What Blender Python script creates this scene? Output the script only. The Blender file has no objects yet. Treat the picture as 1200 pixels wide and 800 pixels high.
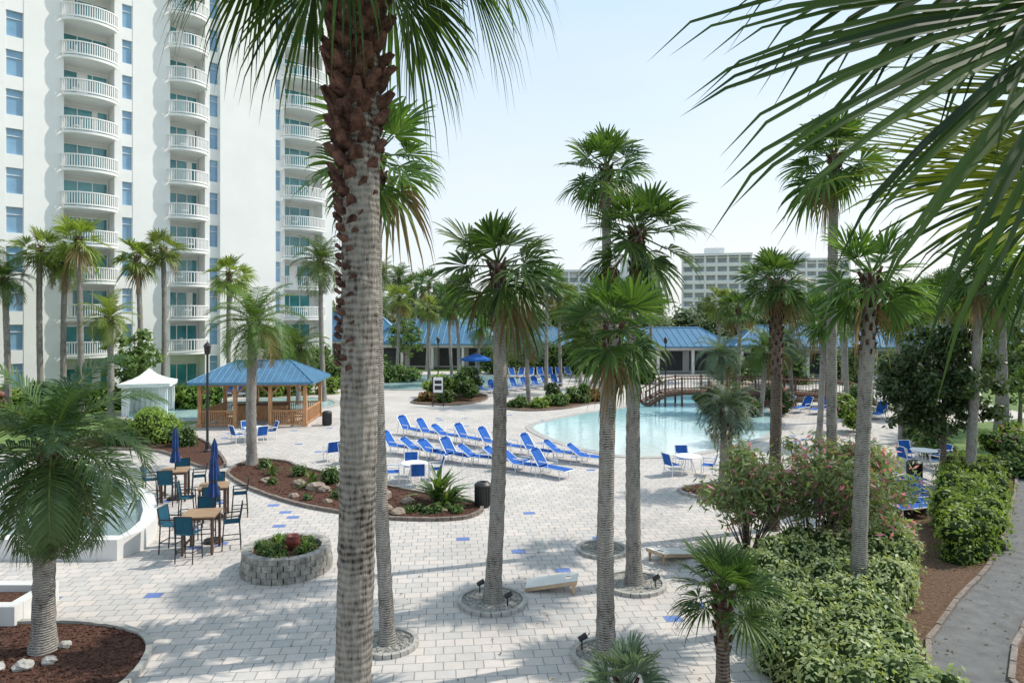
import bpy, math, random
import numpy as np
from mathutils import Vector, Matrix
random.seed(7)
rng = np.random.default_rng(7)
R = math.radians
scene = bpy.context.scene

# ------------------------------------------------------------------ helpers
def link(ob):
    scene.collection.objects.link(ob); return ob

def empty(name, loc=(0,0,0), rotz=0):
    e = bpy.data.objects.new(name, None); e.location = loc; e.rotation_euler[2] = rotz
    e.empty_display_size = 0.3
    return link(e)

class MB:
    def __init__(s):
        s.v=[]; s.f=[]; s.m=[]; s.s=[]
    def add(s, vs, fs, mat=0, sh=0.5):
        o=len(s.v)
        s.v.extend([tuple(p) for p in vs]); s.s.extend([sh]*len(vs))
        for f in fs:
            s.f.append(tuple(i+o for i in f)); s.m.append(mat)
    def box(s, c, d, rz=0, mat=0, sh=0.5, rx=0, ry=0):
        M = Matrix.Rotation(rz,3,'Z')@Matrix.Rotation(ry,3,'Y')@Matrix.Rotation(rx,3,'X')
        vs=[]
        for z in (-.5,.5):
            for x,y in ((-.5,-.5),(.5,-.5),(.5,.5),(-.5,.5)):
                vs.append(Vector(c)+M@Vector((x*d[0],y*d[1],z*d[2])))
        s.add(vs,[(3,2,1,0),(4,5,6,7),(0,1,5,4),(1,2,6,5),(2,3,7,6),(3,0,4,7)],mat,sh)
    def bb(s, x0,x1,y0,y1,z0,z1,mat=0):
        s.box(((x0+x1)/2,(y0+y1)/2,(z0+z1)/2),(x1-x0,y1-y0,z1-z0),mat=mat)
    def tube(s, p0, p1, r0, r1=None, n=6, mat=0, sh=0.5, caps=True):
        if r1 is None: r1=r0
        p0=Vector(p0); p1=Vector(p1); d=(p1-p0)
        if d.length<1e-6: return
        d.normalize()
        a=d.cross(Vector((0,0,1)))
        if a.length<.05: a=Vector((1,0,0))
        a.normalize(); b=d.cross(a)
        vs=[]
        for p,r in ((p0,r0),(p1,r1)):
            for i in range(n):
                t=2*math.pi*i/n
                vs.append(p+a*(r*math.cos(t))+b*(r*math.sin(t)))
        fs=[(i,n+i,n+(i+1)%n,(i+1)%n) for i in range(n)]
        if caps:
            fs.append(tuple(range(n))); fs.append(tuple(range(2*n-1,n-1,-1)))
        s.add(vs,fs,mat,sh)
    def revolve(s, c, prof, n=24, mat=0, sh=.5):
        vs=[]
        for r,z in prof:
            for i in range(n):
                t=2*math.pi*i/n
                vs.append((c[0]+r*math.cos(t),c[1]+r*math.sin(t),c[2]+z))
        fs=[]
        for k in range(len(prof)-1):
            for i in range(n):
                j=(i+1)%n
                fs.append((k*n+i,k*n+j,(k+1)*n+j,(k+1)*n+i))
        s.add(vs,fs,mat,sh)
    def prism(s, pts, z0, z1, mat=0, bottom=True):
        n=len(pts)
        vs=[(p[0],p[1],z0) for p in pts]+[(p[0],p[1],z1) for p in pts]
        fs=[tuple(range(n,2*n))]
        if bottom: fs.append(tuple(range(n-1,-1,-1)))
        for i in range(n):
            j=(i+1)%n
            fs.append((i,j,n+j,n+i))
        s.add(vs,fs,mat)
    def rock(s, c, r, mat=0, sz=.7, seed=0):
        rr=random.Random(seed)
        n=9; m=6; vs=[]; fs=[]
        for i in range(m+1):
            ph=math.pi*i/m
            for j in range(n):
                t=2*math.pi*j/n
                q=r*(1+rr.uniform(-.16,.16)) if 0<i<m else r
                vs.append((c[0]+q*math.sin(ph)*math.cos(t)*1.2,c[1]+q*math.sin(ph)*math.sin(t),c[2]+q*sz*math.cos(ph)))
        for i in range(m):
            for j in range(n):
                k=(j+1)%n
                fs.append((i*n+j,(i+1)*n+j,(i+1)*n+k,i*n+k))
        s.add(vs,fs,mat,rr.random())
    def mesh(s, name, mats, smooth=False):
        me=bpy.data.meshes.new(name)
        me.from_pydata(s.v,[],s.f)
        for m in mats: me.materials.append(m)
        me.polygons.foreach_set('material_index', s.m)
        if smooth: me.polygons.foreach_set('use_smooth',[True]*len(s.f))
        at=me.attributes.new('sh','FLOAT','POINT'); at.data.foreach_set('value', s.s)
        me.update(); return me
    def obj(s, name, mats, parent=None, smooth=False, loc=(0,0,0), rotz=0):
        ob=bpy.data.objects.new(name, s.mesh(name,mats,smooth))
        ob.location=loc; ob.rotation_euler[2]=rotz
        link(ob)
        if parent: ob.parent=parent
        return ob

def inst(name, me, loc, rotz=0, scale=1, parent=None, tilt=(0,0)):
    ob=bpy.data.objects.new(name, me); ob.location=loc
    ob.rotation_euler=(tilt[0],tilt[1],rotz)
    ob.scale=(scale,)*3 if not isinstance(scale,tuple) else scale
    link(ob)
    if parent: ob.parent=parent
    return ob

def smooth_poly(pts, k=4):
    out=[]; n=len(pts)
    for i in range(n):
        p0,p1,p2,p3=[np.array(pts[(i+j-1)%n],float) for j in range(4)]
        for a in range(k):
            t=a/k
            out.append(tuple(.5*((2*p1)+(-p0+p2)*t+(2*p0-5*p1+4*p2-p3)*t*t+(-p0+3*p1-3*p2+p3)*t**3)))
    return out

# ------------------------------------------------------------------ materials
def newmat(name):
    m=bpy.data.materials.new(name); m.use_nodes=True
    nt=m.node_tree; b=nt.nodes['Principled BSDF']
    return m,nt,b
def N(nt,t,**kw):
    n=nt.nodes.new(t)
    for k,v in kw.items(): setattr(n,k,v)
    return n
def col(c): return (c[0],c[1],c[2],1)

def mat(name, c, rough=.6, var=.2, scale=3., bump=0., bscale=30., metal=0., spec=.5, stretch=(1,1,1), c2=None):
    m,nt,b=newmat(name)
    tc=N(nt,'ShaderNodeTexCoord'); mp=N(nt,'ShaderNodeMapping'); mp.inputs['Scale'].default_value=stretch
    nt.links.new(tc.outputs['Object'],mp.inputs['Vector'])
    nz=N(nt,'ShaderNodeTexNoise'); nz.inputs['Scale'].default_value=scale; nz.inputs['Detail'].default_value=4
    nz.inputs['Roughness'].default_value=.65
    nt.links.new(mp.outputs[0],nz.inputs['Vector'])
    cr=N(nt,'ShaderNodeValToRGB')
    cr.color_ramp.elements[0].position=.3; cr.color_ramp.elements[1].position=.7
    a=[x*(1-var) for x in c]; bcol=c2 if c2 else [min(1,x*(1+var)) for x in c]
    cr.color_ramp.elements[0].color=col(a); cr.color_ramp.elements[1].color=col(bcol)
    nt.links.new(nz.outputs[0],cr.inputs[0]); nt.links.new(cr.outputs[0],b.inputs['Base Color'])
    b.inputs['Roughness'].default_value=rough; b.inputs['Metallic'].default_value=metal
    b.inputs['Specular IOR Level'].default_value=spec
    if bump:
        n2=N(nt,'ShaderNodeTexNoise'); n2.inputs['Scale'].default_value=bscale; n2.inputs['Detail'].default_value=3
        nt.links.new(mp.outputs[0],n2.inputs['Vector'])
        bp=N(nt,'ShaderNodeBump'); bp.inputs['Strength'].default_value=bump; bp.inputs['Distance'].default_value=.05
        nt.links.new(n2.outputs[0],bp.inputs['Height']); nt.links.new(bp.outputs[0],b.inputs['Normal'])
    return m

def foliage(name, dark, light, trans=.35, rough=.5, spec=.3):
    m,nt,b=newmat(name)
    at=N(nt,'ShaderNodeAttribute'); at.attribute_name='sh'
    oi=N(nt,'ShaderNodeObjectInfo')
    mix=N(nt,'ShaderNodeMix',data_type='RGBA'); 
    mix.inputs[6].default_value=col(dark); mix.inputs[7].default_value=col(light)
    nt.links.new(at.outputs['Fac'],mix.inputs[0])
    hsv=N(nt,'ShaderNodeHueSaturation')
    mr=N(nt,'ShaderNodeMapRange'); mr.inputs[3].default_value=.75; mr.inputs[4].default_value=1.25
    nt.links.new(oi.outputs['Random'],mr.inputs[0]); nt.links.new(mr.outputs[0],hsv.inputs['Value'])
    nt.links.new(mix.outputs[2],hsv.inputs['Color'])
    nt.links.new(hsv.outputs[0],b.inputs['Base Color'])
    b.inputs['Roughness'].default_value=rough; b.inputs['Specular IOR Level'].default_value=spec
    out=nt.nodes['Material Output']
    if trans>0:
        tr=N(nt,'ShaderNodeBsdfTranslucent')
        g=N(nt,'ShaderNodeMix',data_type='RGBA',blend_type='MULTIPLY'); g.inputs[0].default_value=1
        g.inputs[7].default_value=(1.7,1.7,.7,1)
        nt.links.new(hsv.outputs[0],g.inputs[6]); nt.links.new(g.outputs[2],tr.inputs['Color'])
        ms=N(nt,'ShaderNodeMixShader'); ms.inputs[0].default_value=trans
        nt.links.new(b.outputs[0],ms.inputs[1]); nt.links.new(tr.outputs[0],ms.inputs[2])
        nt.links.new(ms.outputs[0],out.inputs['Surface'])
    return m

def trunkmat(name, c1, c2, ring=7., rw=.35, ns=14, vz=.35, bs=.9):
    m,nt,b=newmat(name)
    tc=N(nt,'ShaderNodeTexCoord')
    mp=N(nt,'ShaderNodeMapping'); mp.inputs['Scale'].default_value=(1,1,vz)
    nt.links.new(tc.outputs['Object'],mp.inputs[0])
    nz=N(nt,'ShaderNodeTexNoise'); nz.inputs['Scale'].default_value=ns; nz.inputs['Detail'].default_value=6; nz.inputs['Roughness'].default_value=.7
    nt.links.new(mp.outputs[0],nz.inputs['Vector'])
    wv=N(nt,'ShaderNodeTexWave'); wv.bands_direction='Z'; wv.inputs['Scale'].default_value=ring
    wv.inputs['Distortion'].default_value=4.; wv.inputs['Detail'].default_value=3; wv.inputs['Detail Scale'].default_value=1.5
    nt.links.new(tc.outputs['Object'],wv.inputs['Vector'])
    ad=N(nt,'ShaderNodeMath',operation='MULTIPLY_ADD'); ad.inputs[1].default_value=rw
    nt.links.new(wv.outputs[1],ad.inputs[0]); nt.links.new(nz.outputs[0],ad.inputs[2])
    nb=N(nt,'ShaderNodeTexNoise'); nb.inputs['Scale'].default_value=1.6; nb.inputs['Detail'].default_value=3
    nt.links.new(tc.outputs['Object'],nb.inputs['Vector'])
    a2=N(nt,'ShaderNodeMath',operation='MULTIPLY_ADD'); a2.inputs[1].default_value=.5
    nt.links.new(nb.outputs[0],a2.inputs[0]); nt.links.new(ad.outputs[0],a2.inputs[2])
    cr=N(nt,'ShaderNodeValToRGB'); e=cr.color_ramp.elements
    o=.25+rw*.25
    e[0].position=.30+o; e[1].position=min(1,.72+o); e[0].color=col(c1); e[1].color=col(c2)
    x=e.new(.47+o); x.color=col([(a*.4+b_*.6)*.95 for a,b_ in zip(c1,c2)])
    nt.links.new(a2.outputs[0],cr.inputs[0]); nt.links.new(cr.outputs[0],b.inputs['Base Color'])
    b.inputs['Roughness'].default_value=.9; b.inputs['Specular IOR Level'].default_value=.15
    bp=N(nt,'ShaderNodeBump'); bp.inputs['Strength'].default_value=bs; bp.inputs['Distance'].default_value=.04
    nt.links.new(ad.outputs[0],bp.inputs['Height']); nt.links.new(bp.outputs[0],b.inputs['Normal'])
    return m

def pavermat(name, base, tile=.30, rot=-.10, blue=.011, joint=.03):
    m,nt,b=newmat(name)
    L=nt.links.new
    tc=N(nt,'ShaderNodeTexCoord'); mp=N(nt,'ShaderNodeMapping')
    mp.inputs['Rotation'].default_value=(0,0,rot); mp.inputs['Scale'].default_value=(1/tile,1/tile,1/tile)
    L(tc.outputs['Object'],mp.inputs[0])
    sp=N(nt,'ShaderNodeSeparateXYZ'); L(mp.outputs[0],sp.inputs[0])
    def M(op,a,bb=None):
        n=N(nt,'ShaderNodeMath',operation=op)
        for i,x in enumerate((a,bb)):
            if x is None: continue
            if isinstance(x,(int,float)): n.inputs[i].default_value=x
            else: L(x,n.inputs[i])
        return n.outputs[0]
    fy=M('FLOOR',sp.outputs[1])
    x2=M('ADD',sp.outputs[0],M('MULTIPLY',M('MODULO',M('ABSOLUTE',fy),2.),.5))
    x2=M('MULTIPLY',x2,.8)
    fx=M('FLOOR',x2)
    frx=M('FRACT',x2); fry=M('FRACT',sp.outputs[1])
    ex=M('MINIMUM',frx,M('SUBTRACT',1.,frx)); ey=M('MINIMUM',fry,M('SUBTRACT',1.,fry))
    edge=M('MINIMUM',ex,ey)
    jt=M('LESS_THAN',edge,joint)
    cb=N(nt,'ShaderNodeCombineXYZ'); L(fx,cb.inputs[0]); L(fy,cb.inputs[1])
    wn=N(nt,'ShaderNodeTexWhiteNoise',noise_dimensions='3D'); L(cb.outputs[0],wn.inputs['Vector'])
    isb=M('LESS_THAN',wn.outputs[0],blue)
    wn2=N(nt,'ShaderNodeTexWhiteNoise',noise_dimensions='4D'); wn2.inputs['W'].default_value=3.3; L(cb.outputs[0],wn2.inputs['Vector'])
    nz=N(nt,'ShaderNodeTexNoise'); nz.inputs['Scale'].default_value=.3; nz.inputs['Detail'].default_value=5; nz.inputs['Roughness'].default_value=.65
    L(tc.outputs['Object'],nz.inputs['Vector'])
    nf=N(nt,'ShaderNodeTexNoise'); nf.inputs['Scale'].default_value=7; nf.inputs['Detail'].default_value=4
    L(tc.outputs['Object'],nf.inputs['Vector'])
    val=M('ADD',M('ADD',M('MULTIPLY',wn2.outputs[0],.17),M('MULTIPLY',nz.outputs[0],.6)),M('MULTIPLY',nf.outputs[0],.22))
    val=M('ADD',val,.50)
    cmul=N(nt,'ShaderNodeVectorMath',operation='SCALE'); 
    wc=N(nt,'ShaderNodeMix',data_type='RGBA'); wc.inputs[6].default_value=col(base); wc.inputs[7].default_value=(base[0]*1.03,base[1]*.97,base[2]*.93,1)
    L(wn2.outputs[0],wc.inputs[0])
    mixb=N(nt,'ShaderNodeMix',data_type='RGBA'); mixb.inputs[7].default_value=(.13,.20,.45,1)
    L(wc.outputs[2],mixb.inputs[6])
    L(isb,mixb.inputs[0])
    mixj=N(nt,'ShaderNodeMix',data_type='RGBA'); mixj.inputs[7].default_value=col([x*.5 for x in base])
    L(mixb.outputs[2],mixj.inputs[6]); L(jt,mixj.inputs[0])
    L(mixj.outputs[2],cmul.inputs[0]); L(val,cmul.inputs['Scale'])
    L(cmul.outputs[0],b.inputs['Base Color'])
    b.inputs['Roughness'].default_value=.75; b.inputs['Specular IOR Level'].default_value=.3
    return m

def poolmat(name):
    m,nt,b=newmat(name); L=nt.links.new
    tc=N(nt,'ShaderNodeTexCoord'); sp=N(nt,'ShaderNodeSeparateXYZ'); L(tc.outputs['Object'],sp.inputs[0])
    nz=N(nt,'ShaderNodeTexNoise'); nz.inputs['Scale'].default_value=.25; L(tc.outputs['Object'],nz.inputs['Vector'])
    ad=N(nt,'ShaderNodeMath',operation='MULTIPLY_ADD'); ad.inputs[1].default_value=6; L(nz.outputs[0],ad.inputs[0]); L(sp.outputs[1],ad.inputs[2])
    mr=N(nt,'ShaderNodeMapRange'); mr.inputs[1].default_value=34; mr.inputs[2].default_value=56; L(ad.outputs[0],mr.inputs[0])
    cr=N(nt,'ShaderNodeValToRGB'); e=cr.color_ramp.elements
    e[0].color=(.62,.68,.66,1); e[1].color=(.22,.52,.57,1); x=e.new(.45); x.color=(.46,.66,.68,1)
    L(mr.outputs[0],cr.inputs[0]); L(cr.outputs[0],b.inputs['Base Color']); b.inputs['Roughness'].default_value=.07
    n2=N(nt,'ShaderNodeTexNoise'); n2.inputs['Scale'].default_value=2; n2.inputs['Detail'].default_value=3; L(tc.outputs['Object'],n2.inputs['Vector'])
    bp=N(nt,'ShaderNodeBump'); bp.inputs['Strength'].default_value=.3; bp.inputs['Distance'].default_value=.05
    L(n2.outputs[0],bp.inputs['Height']); L(bp.outputs[0],b.inputs['Normal'])
    return m

def watermat(name, c, c2, wscale=2.5, strength=.35):
    return mat(name,c,rough=.06,scale=.25,var=.08,c2=c2,bump=strength,bscale=wscale,spec=.5)

M_paver=pavermat('pavers',(.50,.475,.455))
M_deck=mat('pool_deck_concrete',(.50,.46,.43),.8,.14,.4,.15,20)
M_grass=mat('grass',(.12,.19,.05),.9,.35,1.2,.5,40)
M_land=mat('land',(.20,.22,.12),.9,.3,.08)
M_mulch=mat('mulch',(.075,.034,.026),.95,.7,16,1.,30,spec=.1,c2=(.18,.095,.07))
M_soil=mat('pine_straw',(.15,.095,.065),.95,.5,12,1.,30,spec=.1)
M_peb=mat('pebbles',(.30,.28,.25),.8,.6,22,1.,45,c2=(.62,.59,.54))
M_edge=mat('edging_stone',(.20,.165,.14),.85,.4,6,.6,20)
M_asph=mat('path_asphalt',(.15,.15,.148),.9,.25,2.5,.5,80)
M_curb=mat('concrete',(.38,.365,.34),.8,.25,4,.3,30)
M_white=mat('white_stucco',(.82,.82,.81),.75,.04,.3,.05,20)
M_wpaint=mat('white_paint',(.81,.81,.80),.4,.03,3)
M_fabw=mat('white_tent_fabric',(.78,.78,.77),.9,.06,4,.4,6,stretch=(1,1,.2))
M_pier=mat('cream_stucco',(.64,.63,.61),.75,.1,.8)
def glassmat(name,c,c2,rough=.08):
    return mat(name,c,rough,.1,.35,spec=.9,c2=c2)
M_teal=glassmat('teal_glass',(.02,.16,.19),(.08,.34,.38))
M_bglass=glassmat('blue_glass',(.14,.28,.44),(.26,.46,.64))
M_dark=mat('dark_interior',(.06,.065,.07),.6,.3,1)
M_froof=mat('blue_metal_roof',(.065,.17,.29),.45,.18,1.5,metal=.1)
M_rib=mat('roof_rib',(.08,.22,.36),.45,.12,2,metal=.1)
M_wood=mat('cedar_wood',(.48,.25,.12),.65,.35,3,.3,20,stretch=(4,4,.6))
M_dwood=mat('dark_wood',(.13,.065,.04),.7,.3,4)
M_twood=mat('teak_tabletop',(.34,.22,.13),.5,.3,5,stretch=(.6,5,1))
M_black=mat('black_metal',(.02,.02,.022),.45,.2,5)
M_bfab=mat('blue_sling_fabric',(.025,.11,.40),.8,.2,6,spec=.15)
M_tfab=mat('teal_sling_fabric',(.02,.09,.14),.8,.15,6,spec=.15)
M_navy=mat('navy_canvas',(.02,.06,.20),.8,.2,6)
M_stone=mat('planter_block',(.22,.205,.19),.9,.45,4,.8,25,c2=(.50,.47,.42))
M_rock=mat('boulder',(.28,.22,.17),.85,.4,4,.8,12)
M_pool=poolmat('pool_water')
M_pool2=watermat('lagoon_water',(.34,.56,.58),(.5,.68,.68),1.6,.25)
M_fount=watermat('fountain_water',(.13,.20,.22),(.30,.38,.40),5,.8)
M_foam=mat('foam',(.7,.73,.75),.5,.1,9)
M_red=mat('terracotta_pot',(.16,.03,.025),.5,.3,5)
M_ply=mat('plywood',(.52,.38,.25),.6,.15,3)
M_plyw=mat('painted_ply',(.66,.64,.60),.5,.08,3)
M_far=mat('distant_stucco_hazed',(.70,.705,.70),.8,.06,.1)  # pale wall colour, with distance haze painted in
M_farg=mat('distant_glass_hazed',(.33,.38,.42),.4,.25,.2)  # window colour lightened to carry painted distance haze
M_trunk=trunkmat('palm_bark',(.065,.052,.044),(.36,.335,.305))
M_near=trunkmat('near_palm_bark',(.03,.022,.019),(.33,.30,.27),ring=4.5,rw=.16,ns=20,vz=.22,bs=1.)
M_trunkd=trunkmat('palm_bark_dark',(.035,.025,.02),(.20,.16,.13),5)
M_boot=mat('palm_boots',(.03,.015,.013),.9,.5,9,.8,25,spec=.1,c2=(.19,.10,.08))
M_bark=trunkmat('tree_bark',(.05,.04,.03),(.2,.16,.13),3)
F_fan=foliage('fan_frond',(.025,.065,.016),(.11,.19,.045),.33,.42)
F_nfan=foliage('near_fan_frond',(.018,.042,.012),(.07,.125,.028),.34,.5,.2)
F_fan2=foliage('fan_frond_backlit',(.10,.15,.015),(.24,.29,.04),.55,.5,.2)  # brighter yellow version of the near frond; backlit glow put into the colour
F_dead=foliage('dead_frond',(.12,.085,.045),(.26,.19,.10),.2,.8)
F_fea=foliage('feather_frond',(.04,.09,.022),(.14,.21,.055),.3,.45)
F_fead=foliage('feather_frond_dark',(.022,.055,.02),(.09,.145,.05),.25,.45)
F_feay=foliage('feather_frond_yellow',(.08,.14,.022),(.24,.29,.08),.35,.45)
F_gray=foliage('bluegreen_frond',(.05,.085,.05),(.16,.22,.15),.25,.5)
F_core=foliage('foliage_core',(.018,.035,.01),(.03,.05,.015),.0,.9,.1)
F_hedge=foliage('hedge_leaf',(.13,.20,.065),(.48,.53,.30),.3,.45)
F_lime=foliage('lime_leaf',(.11,.20,.03),(.31,.41,.10),.35,.5)
F_green=foliage('shrub_leaf',(.055,.11,.03),(.17,.25,.08),.3,.5)
F_darkl=foliage('dark_leaf',(.02,.045,.016),(.08,.12,.04),.2,.35)
F_olean=foliage('oleander_leaf',(.10,.15,.06),(.28,.34,.18),.35,.5)
F_pink=foliage('pink_blossom',(.55,.10,.24),(.80,.32,.45),.3,.6)
F_redb=foliage('croton_leaf',(.20,.06,.03),(.30,.22,.06),.3,.5)
F_far=foliage('distant_leaf',(.09,.125,.075),(.21,.25,.15),.25,.7)

# ------------------------------------------------------------------ fronds
def V3(x,y,z): return Vector((x,y,z))
def fan_leaf(mb, base, hub, axis, nrm, L, rr, nseg=24, spread=R(112), droop=.3, mat=0, petr=.018, fold=.35, split=.42, pmat=None, cup=.22, jit=.05, wk=1.05, shorten=.32):
    base=Vector(base); hub=Vector(hub); axis=Vector(axis).normalized()
    nrm=(Vector(nrm)-axis*axis.dot(Vector(nrm))).normalized()
    side=axis.cross(nrm)
    mb.tube(base,hub,petr*1.6,petr,3,mat if pmat is None else pmat,.8,caps=False)
    da=2*spread/nseg
    for k in range(nseg):
        a=-spread+da*(k+.5)+rr.uniform(-.25,.25)*da
        d=axis*math.cos(a)+side*math.sin(a)
        d=(d+nrm*(cup*.4+cup*abs(math.sin(a)))+Vector((rr.uniform(-jit,jit),rr.uniform(-jit,jit),rr.uniform(-jit,jit)))).normalized()
        l=L*(1-shorten*(abs(a)/spread)**2)*rr.uniform(.86,1.06)
        q=nrm.cross(d).normalized()
        dr=droop*rr.uniform(.6,1.5)
        sh=min(1,max(0,rr.gauss(.5,.25)))
        ws=math.tan(da/2)*split*l*wk
        pts=[]
        for t,w in ((.04,ws*.12),(split,ws),(.72,ws*.66),(.88,ws*.34)):
            p=hub+d*(l*t)+Vector((0,0,-1))*(dr*l*t**3)
            pts += [p-q*w+nrm*(fold*w), p, p+q*w+nrm*(fold*w)]
        tp=hub+d*l*.97+Vector((0,0,-1))*(dr*l*1.15)
        pts.append(tp)
        fs=[]
        for i in range(3):
            o=i*3
            fs += [(o,o+1,o+4,o+3),(o+1,o+2,o+5,o+4)]
        fs += [(9,10,12),(10,11,12)]
        mb.add(pts,fs,mat,sh)

def fan_crown(seed, n=27, nseg=20, blade=.6, lo=-58, hi=78, dead=2, droop=.12):
    rr=random.Random(seed); mb=MB()
    for i in range(n):
        f=(i+.5)/n
        el=R(hi+(lo-hi)*f**.9+rr.uniform(-13,13)); az=i*2.39996+rr.uniform(-.4,.4)
        d=V3(math.cos(el)*math.cos(az),math.cos(el)*math.sin(az),math.sin(el))
        tot=rr.uniform(.78,1.16)*(1 if f>.15 else .8)
        pl=(1-blade)*tot; bl=blade*tot
        base=V3(0,0,-.12*f)+d*.03
        hub=base+d*pl+V3(0,0,-.03)
        el2=el-R(rr.uniform(0,22))
        ax=V3(math.cos(el2)*math.cos(az),math.cos(el2)*math.sin(az),math.sin(el2))
        sd=ax.cross(V3(0,0,1)); 
        if sd.length<.01: sd=V3(1,0,0)
        nn=sd.cross(ax)+sd.normalized()*rr.uniform(-.7,.7)
        isd = i>=n-dead
        fan_leaf(mb,base,hub,ax,nn,bl*(0.85 if isd else 1),rr,nseg,R(rr.uniform(95,120)),(.8 if isd else droop+.35*f*f),1 if isd else 0,.010,split=.5)
    for i in range(26):
        az=i*2.4; z=-.03-.38*i/26; r=.05
        p=V3(r*math.cos(az),r*math.sin(az),z)
        mb.tube(p,p+V3(math.cos(az)*.07,math.sin(az)*.07,.08),.026,.012,4,2)
    return mb

def feather_crown(seed, n=34, pairs=34, lo=-45, hi=80, curl=1.5, dens=.3, dead=2):
    rr=random.Random(seed); mb=MB()
    for i in range(n):
        f=(i+.5)/n
        el=R(hi+(lo-hi)*f+rr.uniform(-8,8)); az=i*2.39996+rr.uniform(-.2,.2)
        L=rr.uniform(.88,1.14); steps=10
        h=V3(math.cos(az),math.sin(az),0); sd=V3(-math.sin(az),math.cos(az),0)
        p=V3(0,0,-.08*f); pts=[p]; tans=[]
        for k in range(steps):
            t=(k+.5)/steps
            e=el-curl*t**1.5*(.55+.45*math.cos(el))
            tg=h*math.cos(e)+V3(0,0,math.sin(e))
            tans.append(tg); p=p+tg*(L/steps); pts.append(p)
        for k in range(0,steps,2):
            mb.tube(pts[k],pts[k+2],.012*(1-k/steps)+.002,.012*(1-(k+2)/steps)+.002,3,3,.8,caps=False)
        isd=i>=n-dead; mt=1 if isd else 0
        shl=rr.gauss(.45,.18)
        for j in range(pairs):
            t=.14+.86*j/(pairs-1); x=t*steps; k=min(steps-1,int(x)); fr=x-k
            b=pts[k].lerp(pts[k+1],fr); tg=tans[k]
            up=sd.cross(tg).normalized()*-1
            if up.z<0 and abs(el)<1.4: up=-up
            ll=dens*L*(math.sin(math.pi*min(1,(t*.86+.1)))**.6)*rr.uniform(.85,1.1)
            for sg in (-1,1):
                d=(sd*sg*.85+tg*(.45+.5*t)+up*rr.uniform(.05,.4)).normalized()
                w=.011
                m_=b+d*(ll*.5)+V3(0,0,-.02*ll); e_=b+d*ll+V3(0,0,-.28*ll)
                q=tg*w
                sh=min(1,max(0,shl+rr.uniform(-.25,.25)))
                mb.add([b-q*.5,b+q*.5,m_+q,m_-q,e_],[(0,1,2,3),(3,2,4)],mt,sh)
    for i in range(26):
        az=i*2.4; z=-.02-.3*i/26; r=.055
        p=V3(r*math.cos(az),r*math.sin(az),z)
        mb.tube(p,p+V3(math.cos(az)*.05,math.sin(az)*.05,.07),.028,.014,4,2)
    return mb

FAN=[fan_crown(11+i,n=25+i).mesh('fan_crown',[F_fan,F_dead,M_boot]) for i in range(5)]
FAY=[fan_crown(311+i,n=25).mesh('fan_crown_light',[F_feay,F_dead,M_boot]) for i in range(2)]
FANS=[fan_crown(31+i,n=22,lo=-20,dead=0,nseg=26).mesh('fan_crown_low',[F_fan,F_dead,M_boot]) for i in range(2)]
FANG=[fan_crown(41,n=20,lo=-5,dead=0,droop=.08).mesh('fan_crown_blue',[F_gray,F_dead,M_boot])]
FEA=[feather_crown(51+i).mesh('feather_crown',[F_fea,F_dead,M_boot,F_feay]) for i in range(3)]
FEY=[feather_crown(61+i).mesh('feather_crown_y',[F_feay,F_dead,M_boot,F_feay]) for i in range(2)]
FEG=[feather_crown(71,curl=2.2,lo=-30,dens=.26).mesh('feather_crown_g',[F_gray,F_dead,M_boot,F_gray])]
FEL=[feather_crown(81,n=32,curl=1.9,lo=-50,dens=.36,pairs=44).mesh('feather_crown_d',[F_fead,F_dead,M_boot,F_feay])]

def trunk_mesh(h, r0, r1, lean, seed, step=.14, n=12, flare=.45, boots=0, bmat=1, relief=1.):
    rr=random.Random(seed); mb=MB(); k=max(6,int(h/step)); vs=[]; fs=[]
    bend=rr.uniform(-.12,.12)
    for i in range(k+1):
        t=i/k; z=t*h
        r=r0+(r1-r0)*t+flare*r0*math.exp(-z/.22)
        r*=1+((.045 if i%2 else -.02)+rr.uniform(-.02,.02))*relief
        cx=lean[0]*t+bend*math.sin(math.pi*t); cy=lean[1]*t
        for j in range(n):
            a=2*math.pi*j/n; q=r*(1+rr.uniform(-.035,.035))
            vs.append((cx+q*math.cos(a),cy+q*math.sin(a),z-(.06 if i==0 else 0)))
    for i in range(k):
        for j in range(n):
            j2=(j+1)%n; fs.append((i*n+j,i*n+j2,(i+1)*n+j2,(i+1)*n+j))
    mb.add(vs,fs,0)
    if boots:
        nb=int(boots*26)
        for i in range(nb):
            z=h-boots*(1-i/nb)-.05; t=z/h; az=i*2.39996
            cx=lean[0]*t+bend*math.sin(math.pi*t); cy=lean[1]*t
            r=(r0+(r1-r0)*t)*.92
            f=.35+.65*i/nb
            o=V3(math.cos(az),math.sin(az),0); c=V3(cx,cy,z)
            p=c+o*r; ln=rr.uniform(.10,.2)*f+.06
            mb.tube(p,p+o*(ln*.55*f+.02)+V3(0,0,ln),.055*f+.01,.03*f+.008,4,bmat,rr.random())
    return mb

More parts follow.
